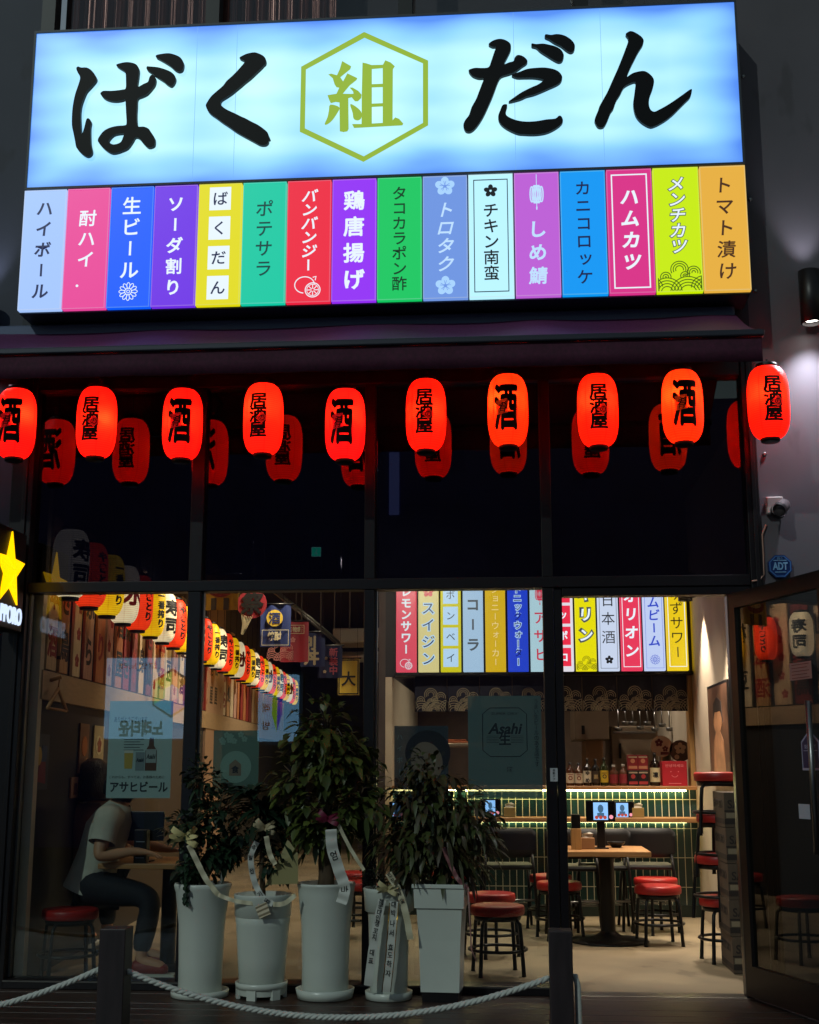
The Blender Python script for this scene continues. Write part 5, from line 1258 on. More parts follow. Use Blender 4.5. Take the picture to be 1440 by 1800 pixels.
bottle(1080, .02, .17, .036, '#5c3626', '#8c2a34', 'squat brown bottle with red label left of the carton stack', cap='#c7c2b8')
bottle(1097, .02, .175, .036, '#5e3a2a', '#8e2c38', 'squat brown bottle with red label touching the carton stack', cap='#b8b2a8')
bottle(1152, -.02, .27, .042, '#1c1410', '#cfc39a', 'large dark bottle with pale label and one big character', text='凛', neck=.3)
for k, (cx, lv) in enumerate(((1113, 0), (1131, 0), (1113, 1), (1131, 1))):
    q = A(cx, 1378, BY+.12); z0 = ZSH+.001+lv*.125; pos = ('lower left', 'lower right', 'upper left', 'upper right')[k]
    t = thing('bottle_carton', f'black and red bottle carton, {pos} one of the stacked four on the shelf', 'carton', (q.x, BY+.12, z0), 'cartons on the bar shelf')
    MB().bbox(q.x-.041, BY+.08, z0, q.x+.041, BY+.17, z0+.123, .002).build('box', mat('carton_black' if lv == 0 else 'carton_red', '#1c1418' if lv == 0 else '#8a1f2a', .5), t)
    a = Art(); a.rect(-.035, .012, .035, .035, .0015); a.disc(0, .075, .018, 16, .0015)
    a.build('print', mat('carton_print_red', '#b03a3c', .5) if lv == 0 else mat('carton_print', '#c88a6a', .5), t, (q.x, BY+.08, z0))
    a = Art(); a.rect(-.035, .1, .035, .112, .0015); a.build('band', mat('carton_pale', '#b5a48c', .5), t, (q.x, BY+.08, z0))
q = A(1186, 1378, BY+.06)
t = thing('gift_box', 'bright red box with a smiling face print at the right end of the shelf', 'box', (q.x, BY+.06, ZSH))
MB().bbox(q.x-.1, BY+.02, ZSH+.001, q.x+.1, BY+.16, ZSH+.2, .002).build('box', mat('box_red', '#b01c2c', .5), t)
a = Art(); a.fit('안녕하세요', -.075, .15, .075, .175, .02, h=.0015); a.disc(-.03, .115, .005, 10, .0015); a.disc(.03, .115, .005, 10, .0015); a.ring(0, .1, .028, .005, 14, .0015, math.pi*1.15, math.pi*1.85); a.rect(-.05, .018, .05, .024, .0015)
a.build('print', mat('box_print', '#d87a80', .5), t, (q.x, BY+.02, ZSH))
q = A(803, 1300, BY+.16)
t = tag(MB().bbox(q.x-.1, BY+.06, q.z-.03, q.x+.1, BY+.24, q.z-.015, .005).bbox(q.x-.09, BY+.07, q.z-.0145, q.x+.08, BY+.22, q.z-.001, .005).build('folded_towel', mat('towel_orange', '#b0623a', .9, noise=.2)), 'folded orange cloth on a raised shelf seen left of the beer poster', 'towel')
tag(MB().bbox(q.x-.16, BY+.03, q.z-.06, q.x+.25, BY+.4, q.z-.031).build('inner_shelf', STL), 'steel shelf in the kitchen carrying the orange cloth', 'shelf')

# ---- things on the ledge and table
SCR = glow('screen_blue', '#8fc4ff', 1.1)
def tablet(px, py, Y, w_, h_, z0, lab, on):
    q = A(px, py, Y); t = thing('order_tablet', lab, 'tablet', (q.x, Y, z0))
    MB().bbox(q.x-w_/2, Y, q.z-h_/2, q.x+w_/2, Y+.012, q.z+h_/2, .004).build('case', mat('tablet_black', '#0b0b0d', .25), t)
    a = Art(); a.rect(-w_*.25, -h_*.42, w_*.25, h_*.42, .001); a.build('screen', SCR, t, (q.x, Y, q.z))
    a = Art(); a.disc(0, h_*.12, w_*.1, 18, .002, ry=h_*.2); a.rect(-w_*.12, -h_*.3, w_*.12, -h_*.08, .002); a.build('picture', glow('screen_pict', '#3f6a8c', .9), t, (q.x, Y, q.z))
    a = Art(); [a.disc(w_*.12*k, -h_*.3, w_*.06, 14, .003) for k in (-1.2, 0, 1.2)]; a.build('picture_red', glow('screen_red', '#c0402c', 1), t, (q.x, Y, q.z))
    a = Art(); a.disc(w_*.36, -h_*.28, h_*.1, 18, .001); a.build('button', glow('screen_pink', '#ff9fb0', 1), t, (q.x, Y, q.z))
    MB().bbox(q.x-.028, Y+.0125, z0, q.x+.028, Y+.04, q.z+h_*.1, .004).bbox(q.x-.05, Y+.0, z0, q.x+.05, Y+.09, z0+.008, .002).build('stand', BLK, t)
TYc = AZ(1070, 1655, FZ); ZT = A(1070, 1497, TYc.y-.32).z
tablet(1056, 1426, TYc.y-.05, .2, .14, ZT, 'black order tablet on a stand on the oak table', 1)
tablet(1094, 1424, BY-.16, .19, .13, ZLE, 'order tablet on the ledge behind the table tablet', 1)
tablet(862, 1420, BY-.16, .16, .14, ZLE, 'order tablet on the ledge half hidden by the weeping fig', 1)
tablet(697, 1424, BY-.16, .12, .13, ZLE, 'order tablet on the ledge at the left end behind the fig', 1)
def tissue(px, py, Y, z0, lab, colr):
    q = A(px, py, Y); t = thing('tissue_box', lab, 'tissue box', (q.x, Y, z0), 'tissue boxes')
    MB().bbox(q.x-.047, Y-.045, z0, q.x+.047, Y+.045, z0+.075, .003).build('box', mat('tissue_'+colr[1:], colr, .6), t)
    m = MB(); m.add([Vector((q.x, Y, z0+.074))+Vector(c) for c in ((-.033,0,0),(.033,0,0),(.04,-.01,.028),(.015,.012,.04),(-.012,-.012,.034),(-.036,.008,.027),(0,.02,.0))], [(0,1,2,3,4,5),(0,6,5),(6,1,2),(6,2,3,4,5)]); m.build('tissue', mat('tissue_white', '#cfcac0', .9), t)
tissue(1121, 1425, BY-.12, ZLE, 'wooden tissue box on the ledge right of the tablets', '#8c7440')
tissue(896, 1425, BY-.12, ZLE, 'wooden tissue box on the ledge left of the door post', '#8c7a48')
tissue(1033, 1480, TYc.y-.05, ZT, 'brown tissue box on the oak table', '#8a6644')
q = A(1013, 1480, TYc.y-.1)
t = thing('chopstick_holder', 'wooden chopstick box with black lid on the oak table', 'chopstick box', (q.x, TYc.y-.1, ZT))
MB().bbox(q.x-.035, TYc.y-.13, ZT, q.x+.035, TYc.y-.07, ZT+.14, .003).build('box', WOODZ, t)
MB().bbox(q.x-.031, TYc.y-.126, ZT+.141, q.x+.031, TYc.y-.074, ZT+.235, .004).build('lid', BLK, t)
q = A(1083, 1472, TYc.y+.12); tag(MB().lathe([(0,0),(.03,.0),(.06,.03),(.065,.04),(.058,.04),(.028,.01),(0,.01)], (q.x, TYc.y+.12, ZT), 28, cap=False).build('bowl', BLK), 'black bowl at the back of the oak table', 'bowl')
# ---- table
t = thing('bar_table', 'oak topped table on a thick black pedestal with round base', 'table', (TYc.x, TYc.y, FZ))
xw = A(1145, 1497, TYc.y-.32).x-TYc.x
MB().bbox(TYc.x-xw-.03, TYc.y-.32, ZT-.035, TYc.x+xw, TYc.y+.32, ZT-.0005, .004).build('top', WOOD, t)
MB().lathe([(.05,.05),(.052,ZT-.09),(.1,ZT-.075),(.12,ZT-.0565),(0,ZT-.0565)], (TYc.x, TYc.y, FZ), 28, cap=False).build('pedestal', BLK, t)
MB().lathe([(0,0),(.27,0),(.275,.006),(.27,.014),(.18,.024),(.1,.036),(.065,.055),(.05,.07)], (TYc.x, TYc.y, FZ), 48, cap=False).build('base', BLK, t)
# ---- stools
def stool_parts(t, r, h):
    MB().lathe([(0,h-.055),(r*.97,h-.055),(r,h-.05),(r*1.01,h-.03),(r,h-.012),(r*.97,h-.003),(r*.9,h),(0,h+.002)], seg=36, cap=False).build('seat', RED, t, local=True)
    MB().lathe([(0,h-.085),(r*.85,h-.085),(r*.9,h-.056),(0,h-.056)], seg=28, cap=False).build('under_frame', BLK, t, local=True)
    for k in range(4):
        an = math.pi/4+k*math.pi/2; c, s = math.cos(an), math.sin(an)
        MB().tube([(r*.45*c,r*.45*s,h-.075),(r*.86*c,r*.86*s,h-.08),(r*.98*c,r*.98*s,h-.1),(r*1.02*c,r*1.02*s,h-.15),(r*1.13*c,r*1.13*s,.012),(r*1.13*c,r*1.13*s,0)], [.011]*4+[.012,.014], 8).build('leg', BLK, t, local=True)
    pts = [(r*1.06*math.cos(2*math.pi*k/32), r*1.06*math.sin(2*math.pi*k/32), h*.36) for k in range(33)]; MB().tube(pts, .009, 8).build('foot_ring', BLK, t, local=True)
SH = .385
stool0 = thing('bar_stool', 'red', 'stool', (0, 0, FZ), 'red round stools'); stool_parts(stool0, .157, SH)
first = True
def stool(p, z, rz, lab):
    global first
    o = stool0 if first else copy_tree(stool0); first = False
    o.location = (p.x, p.y, z); o.rotation_euler.z = rz; o['label'] = lab
stool(AZ(876, 1712, FZ), FZ, .2, 'red round stool just inside the glass, nearest the square pot')
stool(AZ(864, 1680, FZ), FZ, .6, 'red round stool close behind the one nearest the square pot')
stool(AZ(1160, 1660, FZ), FZ, .15, 'red round stool in front of the bar right of the oak table')
stool(AZ(1156, 1640, FZ), FZ, .5, 'red round stool half hidden behind the one right of the oak table')
stool(AZ(985, 1650, FZ), FZ, .3, 'red round stool partly behind the door post, left of the oak table')
stool(AZ(970, 1632, FZ), FZ, .8, 'red round stool farther back behind the door post')
stool(AZ(795, 1625, FZ), FZ, .1, 'red round stool behind the weeping fig pot')
stool(AZ(632, 1650, FZ), FZ, .4, 'red round stool behind the money tree pot')
stool(AZ(622, 1625, FZ), FZ, .9, 'red round stool farther back behind the money tree')
stool(AZ(118, 1722, FZ), FZ, .5, 'red round stool at the far left beside the seated person')
ps = AZ(1278, 1690, FZ)
for k, w_ in enumerate(('bottom', 'second from the bottom', 'third from the bottom', 'top')):
    q = Vector((ps.x+(.006, -.012, .01, .004)[k], ps.y, 0)); stool(q, FZ+k*.252, .15+k*.42, f'red round stool, {w_} of the stack by the right wall')
# ---- bar chairs with black backs
def chair(px, py, lab, rz=0):
    p = AZ(px, py, FZ); t = thing('bar_chair', lab, 'chair', (p.x, p.y, FZ), 'black bar chairs at the ledge', rz)
    L = lambda m, nm, mt: m.build(nm, mt, t, local=True)
    v = []; f = []; n = 12
    for i in range(n+1):
        k = i/n*2-1; x = .2*k; y = -.2+.05*k*k
        for (z, dy) in ((.52, .0), (.56, -.005), (.68, -.015), (.73, -.018)):
            kk = max(0, abs(k)-.8)/.2; zz = z-(.03*kk*kk if z > .6 else -.03*kk*kk if z < .54 else 0); v.append((x, y+dy, zz))
    for i in range(n):
        for j in range(3): a_ = i*4+j; f.append((a_, a_+4, a_+5, a_+1))
    b = MB().add(v, f, True); k0 = len(v); v2 = [(x, y+.02, z) for x, y, z in v]; b.add(v2, [tuple(reversed(q)) for q in f], True)
    for i in range(n): b.f += [(i*4, k0+i*4, k0+i*4+4, i*4+4), (i*4+3, i*4+7, k0+i*4+7, k0+i*4+3)]; b.sm += [False]*2
    for i in (0, n):
        for j in range(3): b.f.append((i*4+j, i*4+j+1, k0+i*4+j+1, k0+i*4+j)); b.sm.append(False)
    L(b, 'backrest', mat('chair_black', '#101114', .55))
    L(MB().bbox(-.19, -.17, .43, .19, .18, .465, .015), 'seat', MATS['chair_black'])
    for sx in (-1, 1):
        L(MB().tube([(sx*.17, -.17, .54), (sx*.18, -.19, .43), (sx*.2, -.22, 0)], .011, 8), 'rear_leg', BLK); L(MB().tube([(sx*.17, .15, .44), (sx*.2, .2, 0)], .011, 8), 'front_leg', BLK)
    L(MB().tube([(-.185, -.205, .22), (.185, -.205, .22)], .008, 8), 'rear_bar', MATS['steel']); L(MB().tube([(-.185, .185, .16), (.185, .185, .16)], .008, 8), 'front_bar', MATS['steel'])
chair(1140, 1632, 'black bar chair at the ledge right of the table pedestal')
chair(1062, 1634, 'black bar chair at the ledge behind the table pedestal')
chair(893, 1632, 'black bar chair at the ledge left of the door post', .1)
chair(1010, 1636, 'black bar chair at the ledge directly right of the door post', -.05)

# ---- cartons and picture by the right wall
pcz = AZ(1312, 1712, FZ)
for k in range(5):
    z0 = FZ+.002+k*.205; jx = random.uniform(-.012, .012)
    t = thing('beer_carton', f'printed beer carton, {("lowest", "second lowest", "middle", "second highest", "top")[k]} of the stack behind the stools', 'carton', (pcz.x+.05+jx, pcz.y, z0), 'beer cartons stacked by the right wall')
    x0, x1, y0_, y1_ = pcz.x-.08+jx, min(pcz.x+.26+jx, RX-.004), pcz.y-.02, pcz.y+.4
    MB().bbox(x0, y0_, z0, x1, y1_, z0+.203, .003).build('box', mat('carton_kraft', '#54463a', .75, noise=.15, scale=7), t)
    a = Art(); a.rect(.0, .02, x1-x0-.002, .05, .0015); a.rect(0, .09, x1-x0-.002, .1, .0015); a.fit('SAPPORO', .02, .11, .3, .16, .02, h=.0018); a.build('print', mat('carton_ink', '#2a211e', .7), t, (x0, y0_, z0))
    a = Art(); a.rect(.01, .055, .09, .085, .0015); a.rect(.2, .16, .32, .19, .0016); a.build('pale_print', mat('carton_cream', '#8a7c66', .7), t, (x0, y0_, z0))
    a = Art(); a.rect(.01, .02, .4, .05, .0015); a.fit('SAPPORO', .03, .11, .36, .16, .02, h=.0018); a.build('side_print', MATS['carton_ink'], t, Vector((x0, y1_, z0)), Vector((0,-1,0)), Z3, Vector((-1,0,0)))
c0, c1 = AX(1258, 1370, RX-.002), AX(1284, 1192, RX-.002)
ya, yb, za, zb_ = c1.y, c0.y, AX(1270, 1368, RX).z, AX(1270, 1205, RX).z
t = thing('framed_poster', 'tall framed brown portrait print on the right wall', 'picture', (RX, (ya+yb)/2, za))
MB().box(RX-.03, ya-.02, za-.02, RX-.002, yb+.02, zb_+.02).build('frame', BLK, t)
U, N = Vector((0,-1,0)), Vector((-1,0,0)); O = Vector((RX-.0301, yb, za)); w_, h_ = yb-ya, zb_-za
a = Art(); a.rect(0, 0, w_, h_, .002); a.build('print', mat('print_sepia', '#5c4030', .4, noise=.5, scale=5), t, O, U, Z3, N)
a = Art(); a.disc(w_*.5, h_*.62, w_*.22, 24, .004, ry=h_*.13); a.poly([(w_*.2, h_*.05), (w_*.8, h_*.05), (w_*.75, h_*.4), (w_*.6, h_*.5), (w_*.4, h_*.5), (w_*.25, h_*.4)], h=.0035); a.build('figure', mat('print_skin', '#a07250', .5, noise=.3, scale=9), t, O, U, Z3, N)
a = Art(); a.poly([(w_*.25, h_*.6), (w_*.3, h_*.82), (w_*.5, h_*.88), (w_*.7, h_*.82), (w_*.75, h_*.6), (w_*.66, h_*.72), (w_*.36, h_*.72)], h=.005); a.build('hair', mat('print_dark_brown', '#20140f', .5), t, O, U, Z3, N)

# ---- posters taped inside the panes
PYG = GY+.012
def glass_poster(px0, py0, px1, py1, lab, bgm, arts, tail=0):
    p0, p1 = A(px0, py1, PYG), A(px1, py0, PYG); w_, h_ = p1.x-p0.x, p1.z-p0.z
    t = thing('window_poster', lab, 'poster', ((p0.x+p1.x)/2, PYG, p0.z))
    MB().box(p0.x, PYG, p0.z, p1.x, PYG+.0015, p1.z).build('sheet', bgm, t)
    for nm2, mt, fn in arts:
        a = Art(); fn(a, w_, h_); a.build(nm2, mt, t, (p0.x, PYG, p0.z))
def film(name, colr, a_):
    m = mat(name, colr, .7); n = m.node_tree.nodes; l = m.node_tree.links
    tr = n.new('ShaderNodeBsdfTransparent'); mx = n.new('ShaderNodeMixShader'); mx.inputs[0].default_value = a_
    l.new(tr.outputs[0], mx.inputs[1]); l.new(n['Principled BSDF'].outputs[0], mx.inputs[2]); l.new(mx.outputs[0], n['Material Output'].inputs[0]); return m
PSH = film('poster_sheet', '#a2bcbc', .85); PIK = mat('poster_ink', '#16242c', .7)
def beer(a, x, z, w, h): a.poly([(x-w, z), (x+w, z), (x+w, z+h*.6), (x+w*.45, z+h*.76), (x+w*.36, z+h), (x-w*.36, z+h), (x-w*.45, z+h*.76), (x-w, z+h*.6)], h=.0012)
glass_poster(186, 1232, 305, 1403, 'pale beer poster with bottle, can and glass on the leftmost pane', PSH,
  [('lettering', PIK, lambda a, w, h: (a.fit('アサヒビール', w*.06, h*.06, w*.96, h*.17, .03, h=.001), a.fit('これからも、すべては、お客様のために', w*.04, h*.2, w*.9, h*.23, .0, h=.001), a.fit('ありがとうございます', w*.08, h*.78, w*.6, h*.84, .0, h=.001), [a.rect(w*.25, h*(.6-.028*k), w*(.5 if k % 2 else .56), h*(.607-.028*k), .001) for k in range(5)])),
   ('bottle', mat('poster_bottle', '#4a2c22', .5), lambda a, w, h: beer(a, w*.68, h*.28, w*.09, h*.34)), ('bottle_label', mat('poster_label', '#8c9a9c', .6), lambda a, w, h: a.rect(w*.6, h*.36, w*.76, h*.5, .002)),
   ('bottle_lettering', PIK, lambda a, w, h: (a.fit('Asahi', w*.61, h*.4, w*.75, h*.45, .03, .2, h=.0028), a.fit('Asahi', w*.45, h*.37, w*.57, h*.41, .03, .2, h=.0028))),
   ('can', mat('poster_can', '#6f7f84', .5), lambda a, w, h: a.rect(w*.44, h*.28, w*.58, h*.47, .0012)),
   ('beer_glass', mat('poster_beer', '#a8913c', .5), lambda a, w, h: a.poly([(w*.27, h*.3), (w*.39, h*.3), (w*.4, h*.46), (w*.26, h*.46)], h=.0012)), ('foam', mat('poster_foam', '#b8beb4', .6), lambda a, w, h: a.rect(w*.26, h*.461, w*.4, h*.49, .0012))])
glass_poster(373, 1284, 456, 1395, 'green poster with a pale round house emblem on the second pane', film('poster_green', '#5f8076', .72),
  [('emblem', mat('poster_mint', '#7c9a90', .7), lambda a, w, h: (a.disc(w*.5, h*.42, w*.34, 36, .001), [a.flower(w*random.uniform(.08, .92), h*random.uniform(.78, .96), w*.07, .001) for _ in range(9)])),
   ('house', mat('poster_tan', '#7a6a5a', .7), lambda a, w, h: (a.poly([(w*.36, h*.28), (w*.62, h*.28), (w*.62, h*.46), (w*.49, h*.54), (w*.36, h*.46)], h=.002),)), ('lettering', PIK, lambda a, w, h: (a.char('食', w*.49, h*.38, w*.17, .03, h=.0032), a.rect(w*.2, h*.08, w*.8, h*.11, .001)))])
GPL = film('poster_blue_grey', '#5f7a7c', .68)
glass_poster(824, 1223, 951, 1402, 'blue grey beer poster with an eight sided line border on the third pane', GPL,
  [('border', PIK, lambda a, w, h: a.ribbon([(w*.3, h*.4), (w*.7, h*.4), (w*.8, h*.46), (w*.8, h*.82), (w*.7, h*.88), (w*.3, h*.88), (w*.2, h*.82), (w*.2, h*.46)], .0045, .001, 0, True)),
   ('lettering', PIK, lambda a, w, h: (a.fit('Asahi', w*.27, h*.62, w*.74, h*.73, .025, .25, h=.001), a.char('生', w*.5, h*.57, w*.17, .03, h=.001), [a.rect(w*.25, h*(.6-.016*k), w*.42, h*(.603-.016*k), .001) for k in range(5)], [a.rect(w*.58, h*(.6-.016*k), w*.75, h*(.603-.016*k), .001) for k in range(5)], a.fit('SUPER DRY', w*.32, h*.81, w*.68, h*.835, .0, h=.001), a.vtext('うまい生ビールのある店です', w*.93, h*.97, h*.3, w*.075, .0, h=.001))),
   ('folds', mat('poster_fold', '#4c6666', .7), lambda a, w, h: (a.rect(w*.38, 0, w*.385, h*.28, .0006), a.rect(w*.72, 0, w*.725, h*.28, .0006), a.rect(0, h*.28, w, h*.283, .0006))),
   ('small_lettering', PIK, lambda a, w, h: a.fit('酒', w*.52, h*.25, w*.6, h*.3, .02, h=.001))])
glass_poster(693, 1276, 788, 1462, 'dark poster of a smiling dark haired face on the third pane', film('poster_dusk', '#34424a', .75),
  [('hair', mat('poster_hair', '#10141a', .7), lambda a, w, h: a.disc(w*.62, h*.74, w*.42, 34, .001, ry=h*.22)), ('face', mat('poster_skin', '#7d6a5c', .7), lambda a, w, h: a.disc(w*.6, h*.66, w*.29, 34, .0018, ry=h*.19, rot=.25)),
   ('features', mat('poster_feature', '#2a1c1a', .7), lambda a, w, h: (a.disc(w*.5, h*.7, w*.05, 14, .0026, ry=h*.012), a.disc(w*.72, h*.72, w*.05, 14, .0026, ry=h*.012), a.ring(w*.61, h*.6, w*.1, .005, 14, .0026, math.pi*1.1, math.pi*1.9), a.ribbon([(w*.6, h*.68), (w*.58, h*.64), (w*.62, h*.635)], .003, .0026))),
   ('shoulders', mat('poster_cloth', '#1c262c', .7), lambda a, w, h: a.poly([(w*.15, 0), (w*.98, 0), (w*.95, h*.32), (w*.7, h*.44), (w*.5, h*.44), (w*.25, h*.32)], h=.0014)),
   ('lettering', mat('poster_grey_text', '#7d8c90', .7), lambda a, w, h: a.vtext('ハイボール', w*.1, h*.95, h*.4, w*.12, .0, h=.001))])

# ---- ceiling spots that light the room
def ceiling_spot(x, y, e, lab, size=88, z=3.38, colr=(1, .86, .68), tilt=0, tx=0):
    t = thing('ceiling_spot', lab, 'ceiling lamp', (x, y, z), 'black ceiling spots inside the shop')
    MB().lathe([(.04,0),(.055,-.005),(.055,-.17),(.05,-.17),(.05,-.07),(0,-.07)], (x, y, z), 24, cap=False).build('housing', BLK, t)
    MB().lathe([(0,-.078),(.045,-.078),(.045,-.072),(0,-.072)], (x, y, z), 20, cap=False).build('lens', glow('spot_lens', '#ffe2b0', 4), t)
    ld = bpy.data.lights.new('warm_beam', 'SPOT'); ld.energy = e; ld.spot_size = R(size); ld.spot_blend = .7; ld.shadow_soft_size = .04; ld.color = colr
    lo = bpy.data.objects.new('warm_beam', ld); COL.objects.link(lo); lo.parent = t; lo.location = (0, 0, -.18); lo.rotation_euler = (R(tx), R(tilt), 0)
    if z < 3.3: MB().tube([(x, y, z), (x, y, 3.4)], .01, 8).build('stem', BLK, t)
ceiling_spot(1.22, 1.75, 150, 'black ceiling spot nearest the doorway', 88, 2.5)
ceiling_spot(.55, 2.35, 140, 'black ceiling spot above the oak table')
ceiling_spot(1.36, 2.9, 125, 'black ceiling spot close to the right wall by the bar', 80, 2.62)
ceiling_spot(-.35, 1.7, 59, 'black ceiling spot above the round stools left of the door')
ceiling_spot(-.35, 3.0, 46, 'black ceiling spot above the left end of the bar')
ceiling_spot(-1.75, 1.35, 13, 'black ceiling spot above the seated people', 95, 3.38, (1, .82, .6), 18)
ceiling_spot(-1.75, 3.2, 190, 'unseen ceiling spot added to brighten the plank signs', 95, 3.38, (1, .82, .6), 32)  # added lamp, tilted at the left wall to lift the dark planks
ceiling_spot(-.9, 1.5, 120, 'unseen ceiling spot added to brighten the hanging banners', 60, 3.38, (1, .85, .65), 0, 68)  # added lamp, aimed back so the banner fronts are not dark
ceiling_spot(-1.6, 5.2, 190, 'black ceiling spot over the middle of the long room', 95, 3.38, (1, .82, .6), 30)
ceiling_spot(-1.6, 8.5, 190, 'black ceiling spot over the far part of the long room', 95, 3.38, (1, .82, .6), 25)
ceiling_spot(.4, 4.75, 120, 'black ceiling spot inside the kitchen', 120, 3.38)

# ---- two guests at the window table
SKIN = mat('skin', '#b98a6c', .55); HAIR = mat('hair_black', '#0d0b0c', .4, noise=.4, scale=40, stretch=(6,6,.6), bump=1)
def guest(lab, P, shirt, trousers, shoe, hairlen, base):
    """P: joint name -> point; body is one skinned surface, clothes and hair are its children"""
    t = thing('person', lab, 'person', base)
    N = []; idx = {}
    def nd(k, p, r): idx[k] = len(N); N.append((p, r)); return p
    nd('pelvis', P['pelvis'], (.13, .10)); nd('waist', P['pelvis'].lerp(P['chest'], .5), (.115, .09)); nd('chest', P['chest'], (.135, .10)); nd('neck0', P['neck'], .052); nd('neck1', P['neck'].lerp(P['head'], .45), .05)
    hd = P['head']; up = (P['head']-P['neck']).normalized(); fw = P['face'].normalized()
    nd('jaw', hd-up*.045+fw*.02, .075); nd('skull', hd+up*.03, .092); nd('crown', hd+up*.085, .06); nd('nose', hd-up*.015+fw*.108, .012)
    E = [('pelvis','waist'),('waist','chest'),('chest','neck0'),('neck0','neck1'),('neck1','jaw'),('jaw','skull'),('skull','crown'),('jaw','nose')]
    for sd_ in 'LR':
        nd('sh'+sd_, P['sh'+sd_], .058); nd('el'+sd_, P['el'+sd_], .042); nd('wr'+sd_, P['wr'+sd_], .028)
        pm = P['wr'+sd_]+P['hd'+sd_].normalized()*.075; nd('pm'+sd_, pm, (.034, .02))
        hv = P['hd'+sd_].normalized(); sv = hv.cross(Z3).normalized()
        E += [('chest','sh'+sd_),('sh'+sd_,'el'+sd_),('el'+sd_,'wr'+sd_),('wr'+sd_,'pm'+sd_)]
        for k, (o_, ln) in enumerate(((-.026, .06), (-.009, .072), (.009, .068), (.025, .052))):
            a1 = pm+hv*.03+sv*o_; nd(f'f{k}{sd_}', a1, .009); nd(f'g{k}{sd_}', a1+hv*ln*.5-Z3*.008, .0085); nd(f'h{k}{sd_}', a1+hv*ln-Z3*.026, .007)
            E += [('pm'+sd_, f'f{k}{sd_}'), (f'f{k}{sd_}', f'g{k}{sd_}'), (f'g{k}{sd_}', f'h{k}{sd_}')]
        a1 = P['wr'+sd_]+hv*.04-sv*.034; nd('t0'+sd_, a1, .011); nd('t1'+sd_, a1+hv*.045-sv*.018, .009); E += [('wr'+sd_, 't0'+sd_), ('t0'+sd_, 't1'+sd_)]
        nd('hp'+sd_, P['hp'+sd_], .085); nd('kn'+sd_, P['kn'+sd_], .058); nd('an'+sd_, P['an'+sd_], .038); nd('to'+sd_, P['an'+sd_]+P['ft']*.15-Z3*.045, .034)
        E += [('pelvis','hp'+sd_),('hp'+sd_,'kn'+sd_),('kn'+sd_,'an'+sd_),('an'+sd_,'to'+sd_)]
    skinned('body', N, [(idx[a], idx[b]) for a, b in E], SKIN, t, 2, 0)
    C = lambda *ks: [(N[idx[k]][0], N[idx[k]][1]) for k in ks]
    grow = lambda r, g: (r[0]+g, r[1]+g) if isinstance(r, tuple) else (r+g, r+g)
    sax = (P['shR']-P['shL']).normalized(); sp = (P['chest']-P['pelvis']).normalized(); dax = sax.cross(sp).normalized(); sax = sp.cross(dax).normalized()
    rings = [(P['pelvis']-sp*.07, .185, .145), (P['pelvis']+sp*.01, .172, .135), (P['pelvis'].lerp(P['chest'], .45), .158, .125), (P['chest']-sp*.02, .172, .132), (P['chest'].lerp(P['neck'], .45), .15, .115), (P['chest'].lerp(P['neck'], .8), .1, .085), (P['neck'], .068, .066)]
    sm_ = MB(); v = []; f = []; sg = 40
    for q_, (c, a1, b1) in enumerate(rings):
        for i in range(sg):
            an = 2*math.pi*i/sg; fold = 1+.022*math.sin(an*7+q_*1.3)+.014*math.sin(an*13-q_*2.1); v.append(c+sax*math.cos(an)*a1*fold+dax*math.sin(an)*b1*fold)
    for q_ in range(len(rings)-1):
        for i in range(sg): f.append((q_*sg+i, q_*sg+(i+1) % sg, (q_+1)*sg+(i+1) % sg, (q_+1)*sg+i))
    sm_.add(v, f, True)
    for sd_ in 'LR':
        a1, b1 = P['sh'+sd_], P['el'+sd_]; inn = P['chest'].lerp(P['neck'], .35).lerp(a1, .45)
        sm_.tube([inn, a1.lerp(inn, .3), a1, a1.lerp(b1, .2), a1.lerp(b1, .4), a1.lerp(b1, .62)], [.085, .088, .082, .076, .074, .078], 20, cap=False)
    sm_.build('shirt', shirt, t)
    S = [(P['pelvis']-Z3*.01, (.15, .13))]; Es = []
    for sd_ in 'LR': k = len(S); S += [(P['hp'+sd_], .1), (P['kn'+sd_], .075), (P['an'+sd_]+Z3*.03, .055)]; Es += [(0,k),(k,k+1),(k+1,k+2)]
    skinned('trousers', S, Es, trousers, t, 2, 0)
    for sd_ in 'LR':
        a_ = P['an'+sd_]; f_ = P['ft']; skinned('shoe', [(a_-f_*.05-Z3*.03, .042), (a_+f_*.05-Z3*.042, .042), (a_+f_*.17-Z3*.052, .034)], [(0,1),(1,2)], shoe, t, 2, 0)
        m = MB(); m.obox(a_-f_*.1, f_.cross(Z3).normalized(), Z3, f_, -.045, -.092, 0, .045, -.07, .31); m.build('shoe_sole', mat('sole_white', '#b5b5ac', .6), t)
    prof = [(.004,.142),(.05,.134),(.085,.108),(.106,.065),(.114,.02),(.116,-.03),(.114,-.07),(.105,-.07-hairlen*.6),(.07,-.08-hairlen*.6)]
    hm = MB(); seg = 36; v = []; f = []; side = fw.cross(up).normalized(); fwp = up.cross(side).normalized()
    for r, z in prof:
        for i in range(seg): an = 2*math.pi*i/seg; k_ = 1+.02*math.sin(i*5.1+z*30); v.append(hd+up*z+(side*math.cos(an)*.93+fwp*math.sin(an)*1.04)*r*k_-fwp*.012)
    for j in range(len(prof)-1):
        for i in range(seg):
            an = 2*math.pi*(i+.5)/seg
            if math.sin(an) > .62 and prof[j][1] < .075: continue
            f.append((j*seg+i, j*seg+(i+1) % seg, (j+1)*seg+(i+1) % seg, (j+1)*seg+i))
    hm.add(v, f, True).build('hair', HAIR, t)
    return t
QA = lambda px, py, Y: A(px, py, Y)
V = Vector
